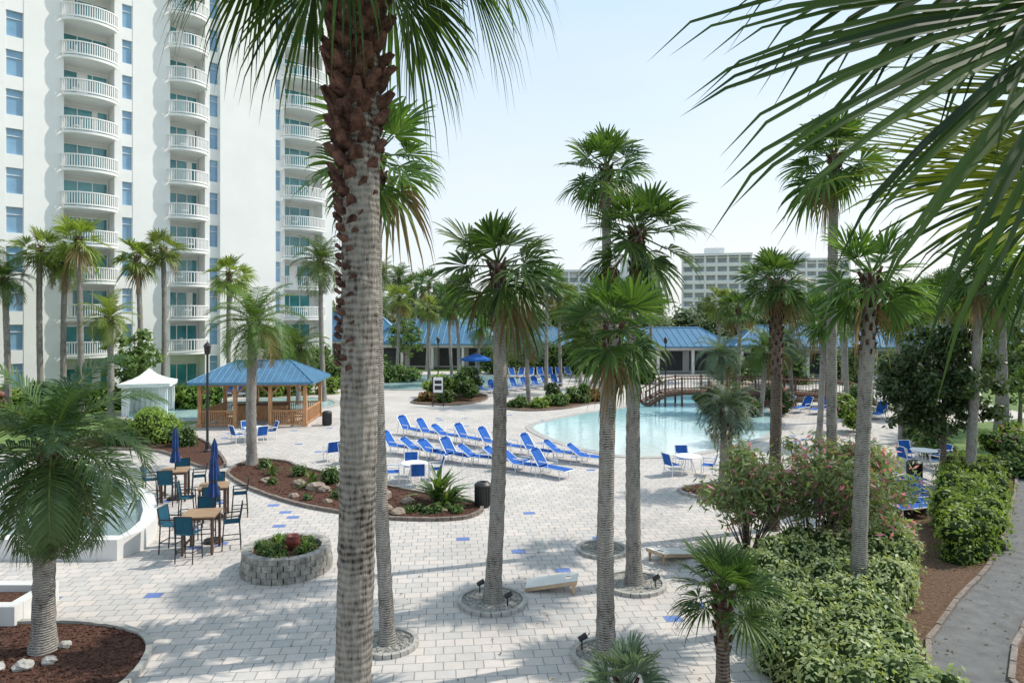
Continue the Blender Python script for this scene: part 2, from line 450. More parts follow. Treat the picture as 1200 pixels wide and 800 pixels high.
def palm(x,y,h,Rc,r0=.17,r1=.13,lean=(0,0),crown=None,seed=0,tm=None,boots=.8,name='palm_tree',ring=0,step=.14,n=12,sq=1):
    e=empty(name,(x,y,0))
    tb=trunk_mesh(h,r0,r1,lean,seed,boots=boots,step=step,n=n)
    tb.obj('trunk',[tm or M_trunk,M_boot],e,smooth=True)
    rr=random.Random(seed+5)
    c=inst('crown',crown,(lean[0],lean[1],h),rr.uniform(0,6.28),(Rc,Rc,Rc*sq),e,(rr.uniform(-.14,.14),rr.uniform(-.14,.14)))
    if ring:
        g=MB(); a=rr.uniform(0,1)
        pts=[(ring*math.cos(2*math.pi*i/28),ring*math.sin(2*math.pi*i/28)) for i in range(28)]
        g.prism([(p[0]*.93,p[1]*.93) for p in pts],0.002,.05)
        g.obj('pebble_ring',[M_peb],e)
        k=MB()
        for i in range(22):
            t=2*math.pi*i/22
            k.box((ring*math.cos(t),ring*math.sin(t),.045),(.1,2*math.pi*ring/22*.95,.09),rz=t)
        k.obj('ring_edging',[M_curb],e)
        s=MB()
        for i in range(160):
            q=ring*.88*math.sqrt(rr.random()); t=rr.uniform(0,6.28)
            if q<r0*1.4: continue
            s.rock((q*math.cos(t),q*math.sin(t),.055),rr.uniform(.018,.035),seed=i)
        s.obj('pebbles',[M_peb],e)
    return e

palm(-2.45,13.5,9.75,1.7,.145,.125,(-.25,0),FAN[0],1,ring=.55,boots=1.)
palm(-.45,15.5,7.7,1.68,.185,.125,(.12,0),FAN[1],2,ring=.74,boots=.8)
palm(1.79,13.0,6.35,1.38,.175,.125,(.13,0),FAN[2],3,ring=.62,boots=.6)
palm(2.95,16.5,8.6,1.75,.19,.13,(.08,0),FAN[3],4,ring=.72,boots=1.2,tm=M_trunk)
palm(2.5,18.9,10.7,1.6,.15,.12,(.15,.2),FAN[4],5,ring=.66)
palm(7.93,20.8,7.6,1.45,.17,.16,(.1,0),FAN[1],6,tm=M_trunkd,boots=3)
palm(7.6,15.0,7.45,1.55,.165,.14,(.3,0),FAN[0],7,boots=1.8)
palm(8.75,18.6,10.9,1.65,.145,.12,(.05,0),FAN[3],8)
palm(16.6,24.8,8.1,1.9,.17,.14,(.45,0),FAN[2],9)
palm(7.9,25.4,3.1,1.5,.24,.2,(.1,0),FEG[0],10,boots=1.2)
palm(3.5,11.3,2.0,1.15,.12,.10,(0,0),FANS[0],11,tm=M_trunkd,boots=1.)
palm(1.75,10.4,.9,.85,.1,.1,(0,0),FANG[0],12,tm=M_trunkd,boots=.4)
palm(-9.05,13.2,3.95,2.2,.2,.17,(.15,0),FEL[0],13,boots=.7)
palm(-11.3,29.7,6.3,2.25,.22,.20,(.1,0),FEA[0],14,boots=1.5)
for i,(x,y,h,r,c) in enumerate([(-32.4,47,11.2,2.2,FAY[0]),(-29,46,11.8,2.2,FAY[1]),(-31.5,48,10.2,2.,FEY[0]),(-27.2,50,10.9,2.,FAY[1]),
    (-26.6,52,11.7,2.,FAY[0]),(-25.9,44,6.4,1.9,FEY[1]),(-33.2,45,9,2.,FEA[1]),(-23.2,56,10.1,2.2,FAY[0]),(-14.3,52,10.7,2.6,FEA[2]),
    (-15.6,50,4.2,2.3,FEA[1]),(-36,46,10.5,2.2,FEY[1])]):
    palm(x,y,h,r,.2,.17,(random.uniform(-.3,.3),0),c,100+i,boots=1.,step=.3,n=8)
for i,(x,y,h,r,c) in enumerate([(-15.4,95,11.8,2.8,FEA[0]),(-19,100,12.7,2.8,FEA[1]),(-10,80,10.5,2.4,FAN[0]),(-6.6,75,8.8,2.2,FAN[1]),
    (1.25,50,5.2,2.4,FEG[0]),(3,60,9.5,2.2,FAN[2]),(-3.5,70,5.2,2,FEA[2]),(5.8,58,6.5,2.,FAN[3]),(14.2,46,3.8,2.1,FEG[0]),
    (16.,44,4.3,2.,FEA[0]),(20.6,50,4.8,2.2,FEG[0]),(16.2,36,6.5,1.9,FAN[4]),(20,35,7,2,FAN[0]),(29,45,8.2,2.2,FAN[1]),
    (23.2,32,8,2,FAN[2]),(20.7,42,7.5,2,FAN[3]),(14,70,8.2,2.2,FAN[4]),(-5,64,7.6,2.,FAN[2]),(8,66,7.5,2.,FAN[1]),
    (-12.5,88,10.6,2.4,FAN[3]),(-8,100,11,2.5,FAN[4]),(-1.5,66,8.5,2.1,FAN[0]),(11,62,6.8,1.9,FEA[1]),(24,52,7.4,2.2,FAN[0]),(33,55,8,2.2,FAN[2]),(27,38,6.4,2,FEA[0]),
    (-.5,56,4.6,2.1,FEA[0]),(4.5,63,8.4,2.1,FAY[1]),(18.5,56,7.2,2.1,FAN[4]),(37,60,8.5,2.3,FAN[1]),(31,64,8.5,2.3,FEA[1]),(26.5,68,8.4,2.3,FAN[3]),(42,66,8.8,2.4,FAN[0]),(46,72,9,2.4,FEA[2]),
    (-17,84,9.2,2.4,FEA[1]),(-8.5,70,7.4,2.1,FAY[0]),(-12.5,74,8.6,2.2,FAY[1]),(2,76,9.8,2.4,FEA[0]),(6.5,80,8.6,2.2,FAN[4]),(20.5,68,8,2.2,FAY[0])]):
    palm(x,y,h,r,.17,.14,(random.uniform(-.4,.4),0),c,200+i,boots=.8,step=.35,n=8)

def near_palm():
    e=empty('palm_tree',(-1.72,7.0,0))
    H=11.1
    tb=trunk_mesh(H,.178,.195,(.16,0),77,step=.075,n=28,boots=0,flare=.3,relief=.55)
    rr=random.Random(5)
    nb=230
    for i in range(nb):
        f=i/nb; z=5.9+5.0*f; az=i*2.39996+rr.uniform(-.2,.2)
        big=max(0,min(1,(z-7.2)/1.5))
        o=V3(math.cos(az),math.sin(az),0); sd=V3(-o.y,o.x,0); c=V3(.16*z/H,0,z)
        r=.172+.02*f
        wd=.06+.045*big*rr.uniform(.6,1.1); ln=.06+.17*big*rr.uniform(.6,1.3); out=.010+.15*big*rr.uniform(.4,1.4); th=.02+.03*big
        b0=c+o*(r-.05)
        tip=c+o*(r+out)+V3(0,0,ln)+sd*rr.uniform(-.035,.035)
        up=V3(0,0,1); mid=b0.lerp(tip,.55)+o*.015
        vs=[]
        for p,w,t in ((b0,wd*1.1,th),(mid,wd*.8,th),(tip,wd*rr.uniform(.25,.55),th*.6)):
            n_=(o*.8-up*.4).normalized()
            vs += [p-sd*w-n_*t,p+sd*w-n_*t,p+sd*w*.8+n_*t,p-sd*w*.8+n_*t]
        fs=[(0,1,5,4),(1,2,6,5),(2,3,7,6),(3,0,4,7),(4,5,9,8),(5,6,10,9),(6,7,11,10),(7,4,8,11),(8,9,10,11)]
        tb.add(vs,fs,1,rr.random())
    for i in range(160):
        z=rr.uniform(7.6,10.8); az=rr.uniform(0,6.28); o=V3(math.cos(az),math.sin(az),0); sd=V3(-o.y,o.x,0)
        p=V3(.16*z/H,0,z)+o*.2; q=p+o*rr.uniform(.03,.15)+sd*rr.uniform(-.1,.1)+V3(0,0,rr.uniform(-.2,.1))
        tb.tube(p,q,.006,.002,3,1)
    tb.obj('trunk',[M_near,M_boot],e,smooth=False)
    rr=random.Random(9); mb=MB(); n=30
    for i in range(n):
        f=(i+.5)/n
        el=R(70-118*f+rr.uniform(-8,8)); az=i*2.39996+.4
        d=V3(math.cos(el)*math.cos(az),math.cos(el)*math.sin(az),math.sin(el))
        base=V3(.16,0,H-.15*f)+d*.1
        if d.y<-.75: d=V3(d.x,d.y*.6,abs(d.z)).normalized()
        hub=base+d*rr.uniform(.95,1.25)+V3(0,0,-.08)
        el2=el-R(rr.uniform(10,30)); ax=V3(math.cos(el2)*math.cos(az),math.cos(el2)*math.sin(az),math.sin(el2))
        sd=ax.cross(V3(0,0,1)); nn=sd.cross(ax)+sd*rr.uniform(-.5,.5)
        fan_leaf(mb,base,hub,ax,nn,rr.uniform(1.0,1.3),rr,48,R(rr.uniform(100,120)),.42,0,.02,split=.5)
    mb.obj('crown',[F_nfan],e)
near_palm()

def right_palm():
    X,Y=3.6,2.7
    e=empty('palm_tree',(X,Y,0))
    trunk_mesh(7.6,.2,.2,(0,0),91,step=.12,n=16,boots=2).obj('trunk',[M_trunk,M_boot],e,smooth=True)
    rr=random.Random(21); mb=MB()
    top=V3(0,0,7.6)
    def lf(hub,ax,nn,L,nseg,spread,droop,m,cup=.08):
        h=Vector(hub)-V3(X,Y,0)
        fan_leaf(mb,top+(h-top)*.08,h,ax,nn,L,rr,nseg,R(spread),droop,m,.022,fold=.3,split=.50,pmat=1,cup=cup,jit=.025,wk=1.1,shorten=.12)
    lf((2.22,2.45,7.66),(-.97,.02,.10),(.0,-.93,.36),1.80,56,60,.13,0)
    lf((2.35,2.75,8.10),(-.95,.1,.06),(.1,-.85,.5),1.6,48,58,.20,0)
    lf((2.42,2.25,7.85),(-.8,.0,-.50),(-.1,-.95,.1),1.1,44,52,.12,0)
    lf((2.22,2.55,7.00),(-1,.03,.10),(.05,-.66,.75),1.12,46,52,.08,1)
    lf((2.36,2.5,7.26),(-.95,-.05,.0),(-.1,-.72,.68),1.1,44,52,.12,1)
    lf((2.62,3.1,7.15),(-.9,.2,-.25),(.1,-.8,.5),.95,40,60,.2,0)
    for az,el in ((.3,40),(1.2,20),(2.2,65),(-.9,30),(0,-20),(.9,75),(4.6,60)):
        el=R(el); d=V3(math.cos(az)*math.cos(el),math.sin(az)*math.cos(el),math.sin(el))
        sd=d.cross(V3(0,0,1)); fan_leaf(mb,top,top+d*1.1,d,sd.cross(d),1.1,rr,30,R(110),.4,0,.022)
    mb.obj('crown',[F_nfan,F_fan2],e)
right_palm()

# ------------------------------------------------------------------ clump foliage (numpy)
_cs=None
def cube_sphere():
    global _cs
    if _cs is not None: return _cs
    q=[]; n=3; g=np.linspace(-1,1,n+1)
    for ax in range(3):
        for sg in (-1,1):
            for i in range(n):
                for j in range(n):
                    c=[]
                    for (a,b) in ((g[i],g[j]),(g[i+1],g[j]),(g[i+1],g[j+1]),(g[i],g[j+1])):
                        p=[0,0,0]; p[ax]=sg; p[(ax+1)%3]=a; p[(ax+2)%3]=b
                        p=np.array(p)/np.linalg.norm(p); c.append(p)
                    q.append(c)
    _cs=np.array(q); return _cs

def quads_mesh(name, Q, S, MI, mats):
    n=len(Q); me=bpy.data.meshes.new(name)
    me.vertices.add(4*n); me.vertices.foreach_set('co',Q.reshape(-1).astype(np.float32))
    me.loops.add(4*n); me.loops.foreach_set('vertex_index',np.arange(4*n,dtype=np.int32))
    me.polygons.add(n); me.polygons.foreach_set('loop_start',np.arange(0,4*n,4,dtype=np.int32))
    me.polygons.foreach_set('loop_total',np.full(n,4,dtype=np.int32))
    for m in mats: me.materials.append(m)
    me.polygons.foreach_set('material_index',MI.astype(np.int32))
    at=me.attributes.new('sh','FLOAT','POINT'); at.data.foreach_set('value',np.repeat(S,4).astype(np.float32))
    me.update(calc_edges=True); me.validate(); return me

def clumps(name, cl, leaf, dens, mats, core=.78, parent=None, aspect=.45, extra=0, flat=.9, up=.3, jit=.22):
    Q=[];S=[];MI=[]
    cs=cube_sphere()
    for (x,y,z,r) in cl:
        n=max(8,int(dens*4*math.pi*r*r))
        d=rng.normal(size=(n,3)); d/=np.linalg.norm(d,axis=1)[:,None]
        d=d[d[:,2]>-.6]; n=len(d)
        rad=r*(1+rng.normal(size=n)*jit*.6-.08)
        c=np.array([x,y,z])+d*rad[:,None]*np.array([1,1,flat])
        nn=d+rng.normal(size=(n,3))*.6+np.array([0,0,up]); nn/=np.linalg.norm(nn,axis=1)[:,None]
        t=rng.normal(size=(n,3)); a=np.cross(nn,t); a/=np.linalg.norm(a,axis=1)[:,None]; b=np.cross(nn,a)
        s=leaf*rng.uniform(.6,1.3,n)[:,None]
        a=a*s; b=b*s*aspect
        Q.append(np.stack([c-a,c+b,c+a,c-b],1))
        base=rng.uniform(.1,.9)
        S.append(np.clip(base*.55+rng.uniform(0,.5,n),0,1))
        mi=np.zeros(n)
        if extra: mi[rng.uniform(size=n)<extra*2*base]=2
        MI.append(mi)
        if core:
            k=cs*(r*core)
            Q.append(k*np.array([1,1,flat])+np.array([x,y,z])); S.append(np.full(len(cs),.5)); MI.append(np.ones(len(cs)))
    me=quads_mesh(name,np.concatenate(Q),np.concatenate(S),np.concatenate(MI),mats)
    ob=bpy.data.objects.new(name,me); link(ob)
    if parent: ob.parent=parent
    return ob

def inpoly(x,y,P):
    c=False; n=len(P)
    for i in range(n):
        x1,y1=P[i];x2,y2=P[(i+1)%n]
        if (y1>y)!=(y2>y) and x<(x2-x1)*(y-y1)/(y2-y1)+x1: c=not c
    return c
def poly_clumps(P, sp, r, h, hv=.15, seed=1):
    rr=random.Random(seed); out=[]
    xs=[p[0] for p in P]; ys=[p[1] for p in P]
    y=min(ys)
    while y<max(ys):
        x=min(xs)
        while x<max(xs):
            px=x+rr.uniform(-.4,.4)*sp; py=y+rr.uniform(-.4,.4)*sp
            if inpoly(px,py,P):
                q=r*rr.uniform(.8,1.2)
                hh=h+rr.uniform(-hv,hv)
                zz=hh-q
                while zz>-q*.3:
                    out.append((px,py,zz,q)); zz-=q*1.3
            x+=sp
        y+=sp
    return out
def bush(name,x,y,r,h,lm,leaf=.07,dens=120,extra=0,xm=None,n=9,seed=0,parent=None):
    rr=random.Random(seed); cl=[]
    for i in range(n):
        a=rr.uniform(0,6.28); q=r*.6*math.sqrt(rr.random()); cr=rr.uniform(.35,.55)*min(r,h)
        cl.append((x+q*math.cos(a),y+q*math.sin(a),max(cr*.6,rr.uniform(.35,1)*h-cr*.8),cr))
    return clumps(name,cl,leaf,dens,[lm,F_core]+([xm] if xm else []),extra=extra,parent=parent)

# ------------------------------------------------------------------ ground
def sheet(name,pts,z,m,parent=None):
    me=bpy.data.meshes.new(name); me.from_pydata([(p[0],p[1],z) for p in pts],[],[tuple(range(len(pts)))])
    me.materials.append(m); me.update()
    ob=bpy.data.objects.new(name,me); link(ob)
    if me.polygons[0].normal.z<0: me.flip_normals()
    if parent: ob.parent=parent
    return ob
sheet('ground',[(-1500,-300),(1500,-300),(1500,2500),(-1500,2500)],-.02,M_land)
sheet('lawn',[(-45,20),(70,20),(70,110),(-45,110)],-.012,M_grass)
sheet('plaza_pavement',[(-26,-3),(6.0,-3),(6.0,14),(7,20),(12,21),(16,24),(20,30),(24,40),(24,46),(-4,46),(-9,44),(-19,42),(-20,36),(-26,30)],.0,M_paver)
sheet('pool_deck',[(-20.5,41.9),(-9,43.9),(-4,45.9),(24,45.9),(24,39.9),(34,44),(40,80),(-30,80),(-24,60)],-.004,M_deck)

def edging(pts,w=.12,h=.12,closed=True,mat=0,mb=None,seg=.3):
    mb=mb or MB(); n=len(pts)
    rng_=range(n if closed else n-1)
    for i in rng_:
        a=Vector((pts[i][0],pts[i][1])); q=pts[(i+1)%n]; b=Vector((q[0],q[1])); d=b-a; L=d.length
        if L<.01: continue
        k=max(1,round(L/seg)); ang=math.atan2(d.y,d.x)
        for j in range(k):
            c=a+d*((j+.5)/k)
            mb.box((c.x,c.y,h/2-.01+random.uniform(-.008,.008)),(L/k*.96,w,h),rz=ang+random.uniform(-.03,.03),mat=mat)
    return mb
def litter(P,n,seed,par,name='bark_chips'):
    rr=random.Random(seed); mb=MB(); xs=[p[0] for p in P]; ys=[p[1] for p in P]; c=0
    while c<n:
        x=rr.uniform(min(xs),max(xs)); y=rr.uniform(min(ys),max(ys))
        if not inpoly(x,y,P): continue
        c+=1; mb.box((x,y,.055),(rr.uniform(.05,.13),rr.uniform(.03,.06),.02),rz=rr.uniform(0,3.1),rx=rr.uniform(-.5,.5),ry=rr.uniform(-.4,.4))
    mb.obj(name,[M_mulch],par)
def bed(name,pts,mulch=M_mulch,k=4,em=M_edge,chips=0):
    e=empty(name,(0,0,0)); P=smooth_poly(pts,k)
    m=MB(); m.prism(P,.004,.05); m.obj('mulch',[mulch],e)
    edging(P).obj('edging',[em],e)
    if chips: litter(P,chips,len(pts),e)
    return e,P

e1,P1=bed('flower_bed',[(-11.8,28.4),(-11.6,30.6),(-10,30.2),(-9.1,29.2),(-6.8,27.4),(-4.9,26),(-3.1,24.8),(-1.5,23.8),(-1.0,22.8),(-1.6,21.8),(-3.3,21.7),(-5.0,22.2),(-7.0,23.2),(-9.0,24.8),(-10.6,26.5)],chips=700)
rb=MB()
for i,(x,y,r) in enumerate([(-7.3,25.4,.3),(-6.9,25.1,.22),(-6.3,25.5,.26),(-5.7,25,.34),(-5.1,24.8,.25),(-4.6,24.2,.3),(-8.2,26.2,.22),(-3.6,23.6,.22),(-7.8,24.4,.16),(-6.4,23.7,.15),(-4.2,22.8,.2),(-2.3,22.5,.16),(-9.6,26.6,.2),(-3.7,22.3,.22),(-5.9,24.4,.18)]):
    rb.rock((x,y,r*.4),r,seed=i)
rb.obj('boulders',[M_rock],e1,smooth=False)
def spiky(mb,x,y,r,n=30,seed=0,w=.05,z=0.,mat=0):
    rr=random.Random(seed)
    for i in range(n):
        az=rr.uniform(0,6.28); el=R(rr.uniform(20,85)); L=r*rr.uniform(.7,1.2)
        h=V3(math.cos(az),math.sin(az),0); sd=V3(-h.y,h.x,0)
        p0=V3(x,y,z); p1=p0+(h*math.cos(el)+V3(0,0,math.sin(el)))*L*.6; e2=el-.6
        p2=p1+(h*math.cos(e2)+V3(0,0,math.sin(e2)))*L*.5
        mb.add([p0-sd*w*.3,p0+sd*w*.3,p1+sd*w,p1-sd*w,p2],[(0,1,2,3),(3,2,4)],mat,rr.random())
sp=MB(); spiky(sp,-2.55,23.6,1.25,70,1,.08); spiky(sp,-2.2,23.2,.9,40,2,.07); spiky(sp,-7.6,25.9,.7,30,3,.05)
spiky(sp,-9.8,27.8,.6,30,4,.04); spiky(sp,-5.2,25.4,.8,40,5)
sp.obj('spiky_plants',[F_fea],e1)
clumps('ground_cover',[(-3.4+.32*i,22.5+.15*math.sin(i*2),.1,.22) for i in range(6)]+[(-6.3+.35*i,24.3-.2*i,.12,.2) for i in range(4)]+[(-5.6,25.9,.3,.4),(-7,26.4,.3,.45),(-8.6,27.6,.2,.35),(-10.5,29,.2,.3),(-9.2,26.2,.12,.22),(-7.2,24,.1,.18)],.06,160,[F_green,F_core],parent=e1)

e2,P2=bed('flower_bed',[(-22.5,36),(-19.8,38.2),(-16.2,35.6),(-12.5,29.8),(-13.4,29.3),(-16.7,32.5),(-19.2,33.1),(-21.5,33.6)])
bush('lime_shrub',-18.2,35.3,1.5,1.8,F_lime,.09,90,seed=3,n=12)
bush('shrub',-20.3,35,1.3,1.2,F_green,.08,90,seed=4,extra=.05,xm=F_redb)
bush('shrub',-16.4,34.1,.8,1.,F_green,.08,90,seed=5)
e3,P3=bed('flower_bed',[(-12.2,12.7),(-11.5,14.0),(-9.5,14.4),(-7.6,13.9),(-6.85,12.7),(-7.1,11.3),(-9.5,10.6),(-12,11.2)],em=M_curb,chips=1100)
rb=MB()
for i,(x,y,r) in enumerate([(-9.4,12.45,.13),(-8.95,12.5,.15),(-8.6,12.7,.12),(-8.7,13.3,.11),(-9.7,12.6,.1)]): rb.rock((x,y,.1),r,seed=i+40)
rb.obj('boulders',[M_curb],e3)
e4,P4=bed('flower_bed',[(6.3,25.6),(7.9,26.4),(9.6,26),(9.9,24.9),(8.9,24.0),(7.4,24),(6.4,24.6)],em=M_curb,chips=200)
e5,P5=bed('flower_bed',[(-7.5,51),(-6.5,55.5),(-3.5,57),(-2,55),(-2.4,51.5),(-4.5,49.5)],M_soil)
for i,(x,y,r,h,m) in enumerate([(-5.6,53,1.1,2.,F_lime),(-4,53.8,1.3,2.6,F_green),(-3.4,52.3,.9,1.6,F_green),(-6.4,52,.8,1.,F_redb),(-4.8,51,.8,1.,F_green),(-3.4,55,1.2,2.4,F_darkl),(-6.6,54.6,.9,1.3,F_lime)]):
    bush('shrub',x,y,r,h,m,.14,40,seed=20+i)
e6,P6=bed('flower_bed',[(-.6,48),(0,50.5),(2.4,52.5),(5.5,53),(7.2,51.5),(5.8,50.2),(3.6,47.6),(1.0,46.6)],M_soil)
for i,(x,y,r,h,m) in enumerate([(0.4,48.4,.9,.9,F_green),(2,48.4,1,.8,F_lime),(3.4,49.6,1,1.1,F_green),(5,51.2,1.1,1.6,F_green),(6.2,51.6,.9,1.2,F_redb),(3,51.3,1,1.7,F_darkl)]):
    bush('shrub',x,y,r,h,m,.14,40,seed=40+i)

sheet('garden_soil',[(4.1,8),(4.6,12),(4.9,14),(5.6,16.4),(6.6,18.2),(8.6,20.2),(11,21.5),(13.5,23),(16,25.5),(19,30),(24,32),(26,26),(22,20),(14,8)],.006,M_soil)
rightE=[(6.9,4),(7.0,10),(7.4,12.1),(8.3,13.6),(10.1,15.5),(12.3,17.6),(15.1,20.8),(19.2,26),(23,31)]
rightO=[(8.3,4),(8.5,10),(8.85,12.1),(9.8,13.3),(12.0,15.6),(14.9,19.0),(17.4,22.2),(20.8,26),(24.6,31)]
sheet('garden_path',rightE+rightO[::-1],.012,M_asph)
k=edging(rightE,.1,.1,False,seg=1.); edging(rightO,.1,.1,False,mb=k,seg=1.); k.obj('path_kerb',[M_edge])
H1=[(4.4,9.5),(4.8,14),(5.6,16.2),(7.3,17.8),(9.6,19.0),(10.7,18.4),(9.3,16.0),(7.9,14.2),(7.0,12.4),(6.5,9.5)]
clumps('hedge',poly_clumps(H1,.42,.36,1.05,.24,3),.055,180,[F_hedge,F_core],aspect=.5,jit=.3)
H2=[(11.3,17.8),(12.1,17.7),(14.1,19.8),(15.6,22),(18.0,25.2),(18.9,27),(17.6,27.4),(15.2,23.8),(12.9,20.4)]
clumps('hedge',poly_clumps(H2,.5,.42,1.2,.16,4),.065,115,[F_lime,F_core],aspect=.5,jit=.3)
sheet('lawn',[(9.1,9),(9.3,12),(10.1,13),(12.4,15.4),(15.2,18.8),(17.8,22),(22,22),(22,9)],.010,M_grass)
def scatter_leaves(P,n,seed):
    rr=random.Random(seed); mb=MB(); xs=[p[0] for p in P]; ys=[p[1] for p in P]; c=0
    while c<n:
        x=rr.uniform(min(xs),max(xs)); y=rr.uniform(min(ys),max(ys))
        if not inpoly(x,y,P): continue
        c+=1; a=rr.uniform(0,6.28); s=rr.uniform(.02,.05); d=V3(math.cos(a),math.sin(a),0)*s; q=V3(-d.y,d.x,0)*.5; o=V3(x,y,.025)
        mb.add([o-d,o+q+V3(0,0,.01),o+d,o-q],[(0,1,2,3)],0,rr.random())
    mb.obj('fallen_leaves',[F_dead])
scatter_leaves([(-8,10),(4.5,10),(6,18),(6,24),(-8,21)],260,4)
scatter_leaves(rightE+rightO[::-1],220,5)
def oleander(x,y,seed,h=3.2,r=1.5):
    e=empty('oleander_shrub',(0,0,0)); rr=random.Random(seed); mb=MB(); cl=[]
    for i in range(30):
        a=rr.uniform(0,6.28); q=r*math.sqrt(rr.random()); z=h*rr.uniform(.35,1)*(1-.25*(q/r)**2)
        p=V3(x+q*math.cos(a),y+q*math.sin(a),z)
        mb.tube((x+.15*math.cos(a),y+.15*math.sin(a),0),p,.022,.01,5,0)
        cl.append((p.x,p.y,p.z,rr.uniform(.28,.48)))
    mb.obj('stems',[M_bark],e)
    clumps('leaves',cl,.11,120,[F_olean,F_core,F_pink],core=.0,extra=.10,aspect=.27,parent=e,jit=.7)
oleander(7.8,17.6,1,3.5,1.6); oleander(9.2,18.3,2,3.0,1.2); oleander(6.5,18.8,3,2.7,1.1)
def tree(name,x,y,h,r,lm,seed,z0=1.6,nb=60,leaf=.11,dens=60,squash=1.):
    e=empty(name,(0,0,0)); rr=random.Random(seed); mb=MB(); cl=[]
    mb.tube((x,y,-.05),(x+.05,y,z0+.6),.13,.09,9,0)
    mb.tube((x+.05,y,z0+.6),(x,y,h*.85),.09,.03,7,0)
    zc=(z0+h)/2+.2; hz=(h-z0)/2
    for i in range(nb):
        d=Vector((rr.gauss(0,1),rr.gauss(0,1),rr.gauss(0,1))).normalized()*(rr.random()**.45)*rr.uniform(.8,1.08)
        w=1-.25*max(0,d.z)
        p=V3(x+d.x*r*w,y+d.y*r*w,zc+d.z*hz)
        cl.append((p.x,p.y,p.z,rr.uniform(.28,.5)))
        if i%3==0: mb.tube((x+.03,y,max(z0,p.z-rr.uniform(.5,1.1))),p,.035,.012,5,0)
    mb.obj('trunk',[M_bark],e)
    clumps('leaves',cl,leaf,dens,[lm,F_core],core=.45,parent=e,jit=.5)
tree('magnolia_tree',16.4,26,5.9,2.2,F_darkl,1,1.5,90,.11,70)
tree('broadleaf_tree',-26.8,48.5,5.4,2.2,F_green,2,1.,50,.17,30)
tree('broadleaf_tree',-19.5,57,6,2.,F_green,3,1.,40,.17,30)
tree('broadleaf_tree',29.,39,6.5,2.4,F_green,4,1.,50,.15,35)
tree('broadleaf_tree',26.,33,5.4,2.,F_green,5,1.,50,.14,35)
tree('broadleaf_tree',38.,56,7.4,3.,F_green,6,1.,60,.18,28)
tree('broadleaf_tree',9.,74,6.4,2.6,F_green,7,1.,50,.2,22)
tree('broadleaf_tree',-13.,82,6.4,2.6,F_green,8,1.,50,.2,22)
for i,(x,y,r,h,m) in enumerate([(18.8,38,1.2,2.2,F_lime),(21,27.8,1.2,1.7,F_green),(22.2,30.5,1.3,2.,F_lime),(23,28,1.5,2.6,F_darkl),(11.3,25.6,.8,1.1,F_green),
      (19.6,31,1,1.4,F_green),(20.5,34,1.2,1.7,F_green),(13,45,1.3,1.8,F_darkl),(15,44.5,1.2,1.5,F_green),(18,45,1.3,2,F_darkl),(22,44,1.5,2.2,F_green),(25,42,1.5,2.4,F_green)]):
    bush('shrub',x,y,r,h,m,.11,60,seed=60+i,extra=.04,xm=F_pink)
clumps('hedge',poly_clumps([(-37,45.2),(-21,48.2),(-21,49.8),(-37,47)],.9,.7,1.7,.15,5),.14,42,[F_lime,F_core])
clumps('hedge',poly_clumps([(-34,38),(-27,39.5),(-27,41),(-34,39.6)],.9,.6,1.3,.15,6),.14,42,[F_green,F_core])
clumps('hedge',poly_clumps([(-15,66),(-9,67),(-9,68.4),(-15,67.6)],1.,.7,1.6,.2,7),.18,30,[F_green,F_core])
clumps('hedge',poly_clumps([(-22,54),(-14,57),(-14,58.4),(-22,56)],1.,.7,1.5,.2,8),.18,30,[F_lime,F_core])
bush('bougainvillea',-32.5,41,1.8,3.2,F_redb,.16,35,seed=90,extra=.3,xm=F_pink)
bush('shrub',-29,42.5,1.4,2.4,F_green,.16,35,seed=91)
rr=random.Random(3); cl=[]
for i in range(190):
    x=rr.uniform(-60,140); y=rr.uniform(108,135); h=rr.uniform(5.5,10.5)
    r=rr.uniform(1.6,3.2)
    cl.append((x,y,h-r,r)); cl.append((x+rr.uniform(-2,2),y,max(1,h-r*2),r*1.1)); cl.append((x+rr.uniform(-2,2),y,max(1,h-r*3.2),r*1.1))
clumps('distant_trees',cl,.42,4.5,[F_far,F_core],core=.8,jit=.5)
cl=[]
for i in range(60):
    x=rr.uniform(26,75); y=rr.uniform(80,92); h=rr.uniform(4,8); r=rr.uniform(1.2,2.2)
    cl.append((x,y,h-r,r)); cl.append((x+.6,y,max(.6,h-2.2*r),r))
clumps('distant_trees',cl,.32,7,[F_far,F_core],core=.8,jit=.5)
cl=[]
for i in range(46):
    x=rr.choice([rr.uniform(-22,-12),rr.uniform(-3,14),rr.uniform(20,38)]); y=rr.uniform(75.5,78) if x<8 and x>-12 else rr.uniform(64,69); h=rr.uniform(2,4.4); r=rr.uniform(.9,1.5)
    cl.append((x,y,h-r,r)); cl.append((x+.4,y,max(.5,h-2.2*r),r))
clumps('garden_shrubs',cl,.2,16,[F_green,F_core],core=.75,jit=.5)

# ------------------------------------------------------------------ pool, fountain
def coping(name,P,w,h,m,parent):
    mb=MB(); n=len(P)
    for i in range(n):
        a=Vector(P[i]); b=Vector(P[(i+1)%n]); pa=Vector(P[i-1]); nb_=Vector(P[(i+2)%n])
        def off(p,q,s):
            t=(s-p).normalized(); return Vector((t.y,-t.x))*w
        o1=off(pa,a,b); o2=off(a,b,nb_)
        vs=[(a.x,a.y,-.02),(b.x,b.y,-.02),(b.x+o2.x,b.y+o2.y,-.02),(a.x+o1.x,a.y+o1.y,-.02)]
        vs+=[(v[0],v[1],h) for v in vs]
        mb.add(vs,[(4,5,6,7),(0,1,5,4),(1,2,6,5),(2,3,7,6),(3,0,4,7)],0)
    return mb.obj(name,[m],parent)
def ccw(P):
    a=sum(P[i][0]*P[(i+1)%len(P)][1]-P[(i+1)%len(P)][0]*P[i][1] for i in range(len(P)))
    return P if a>0 else P[::-1]
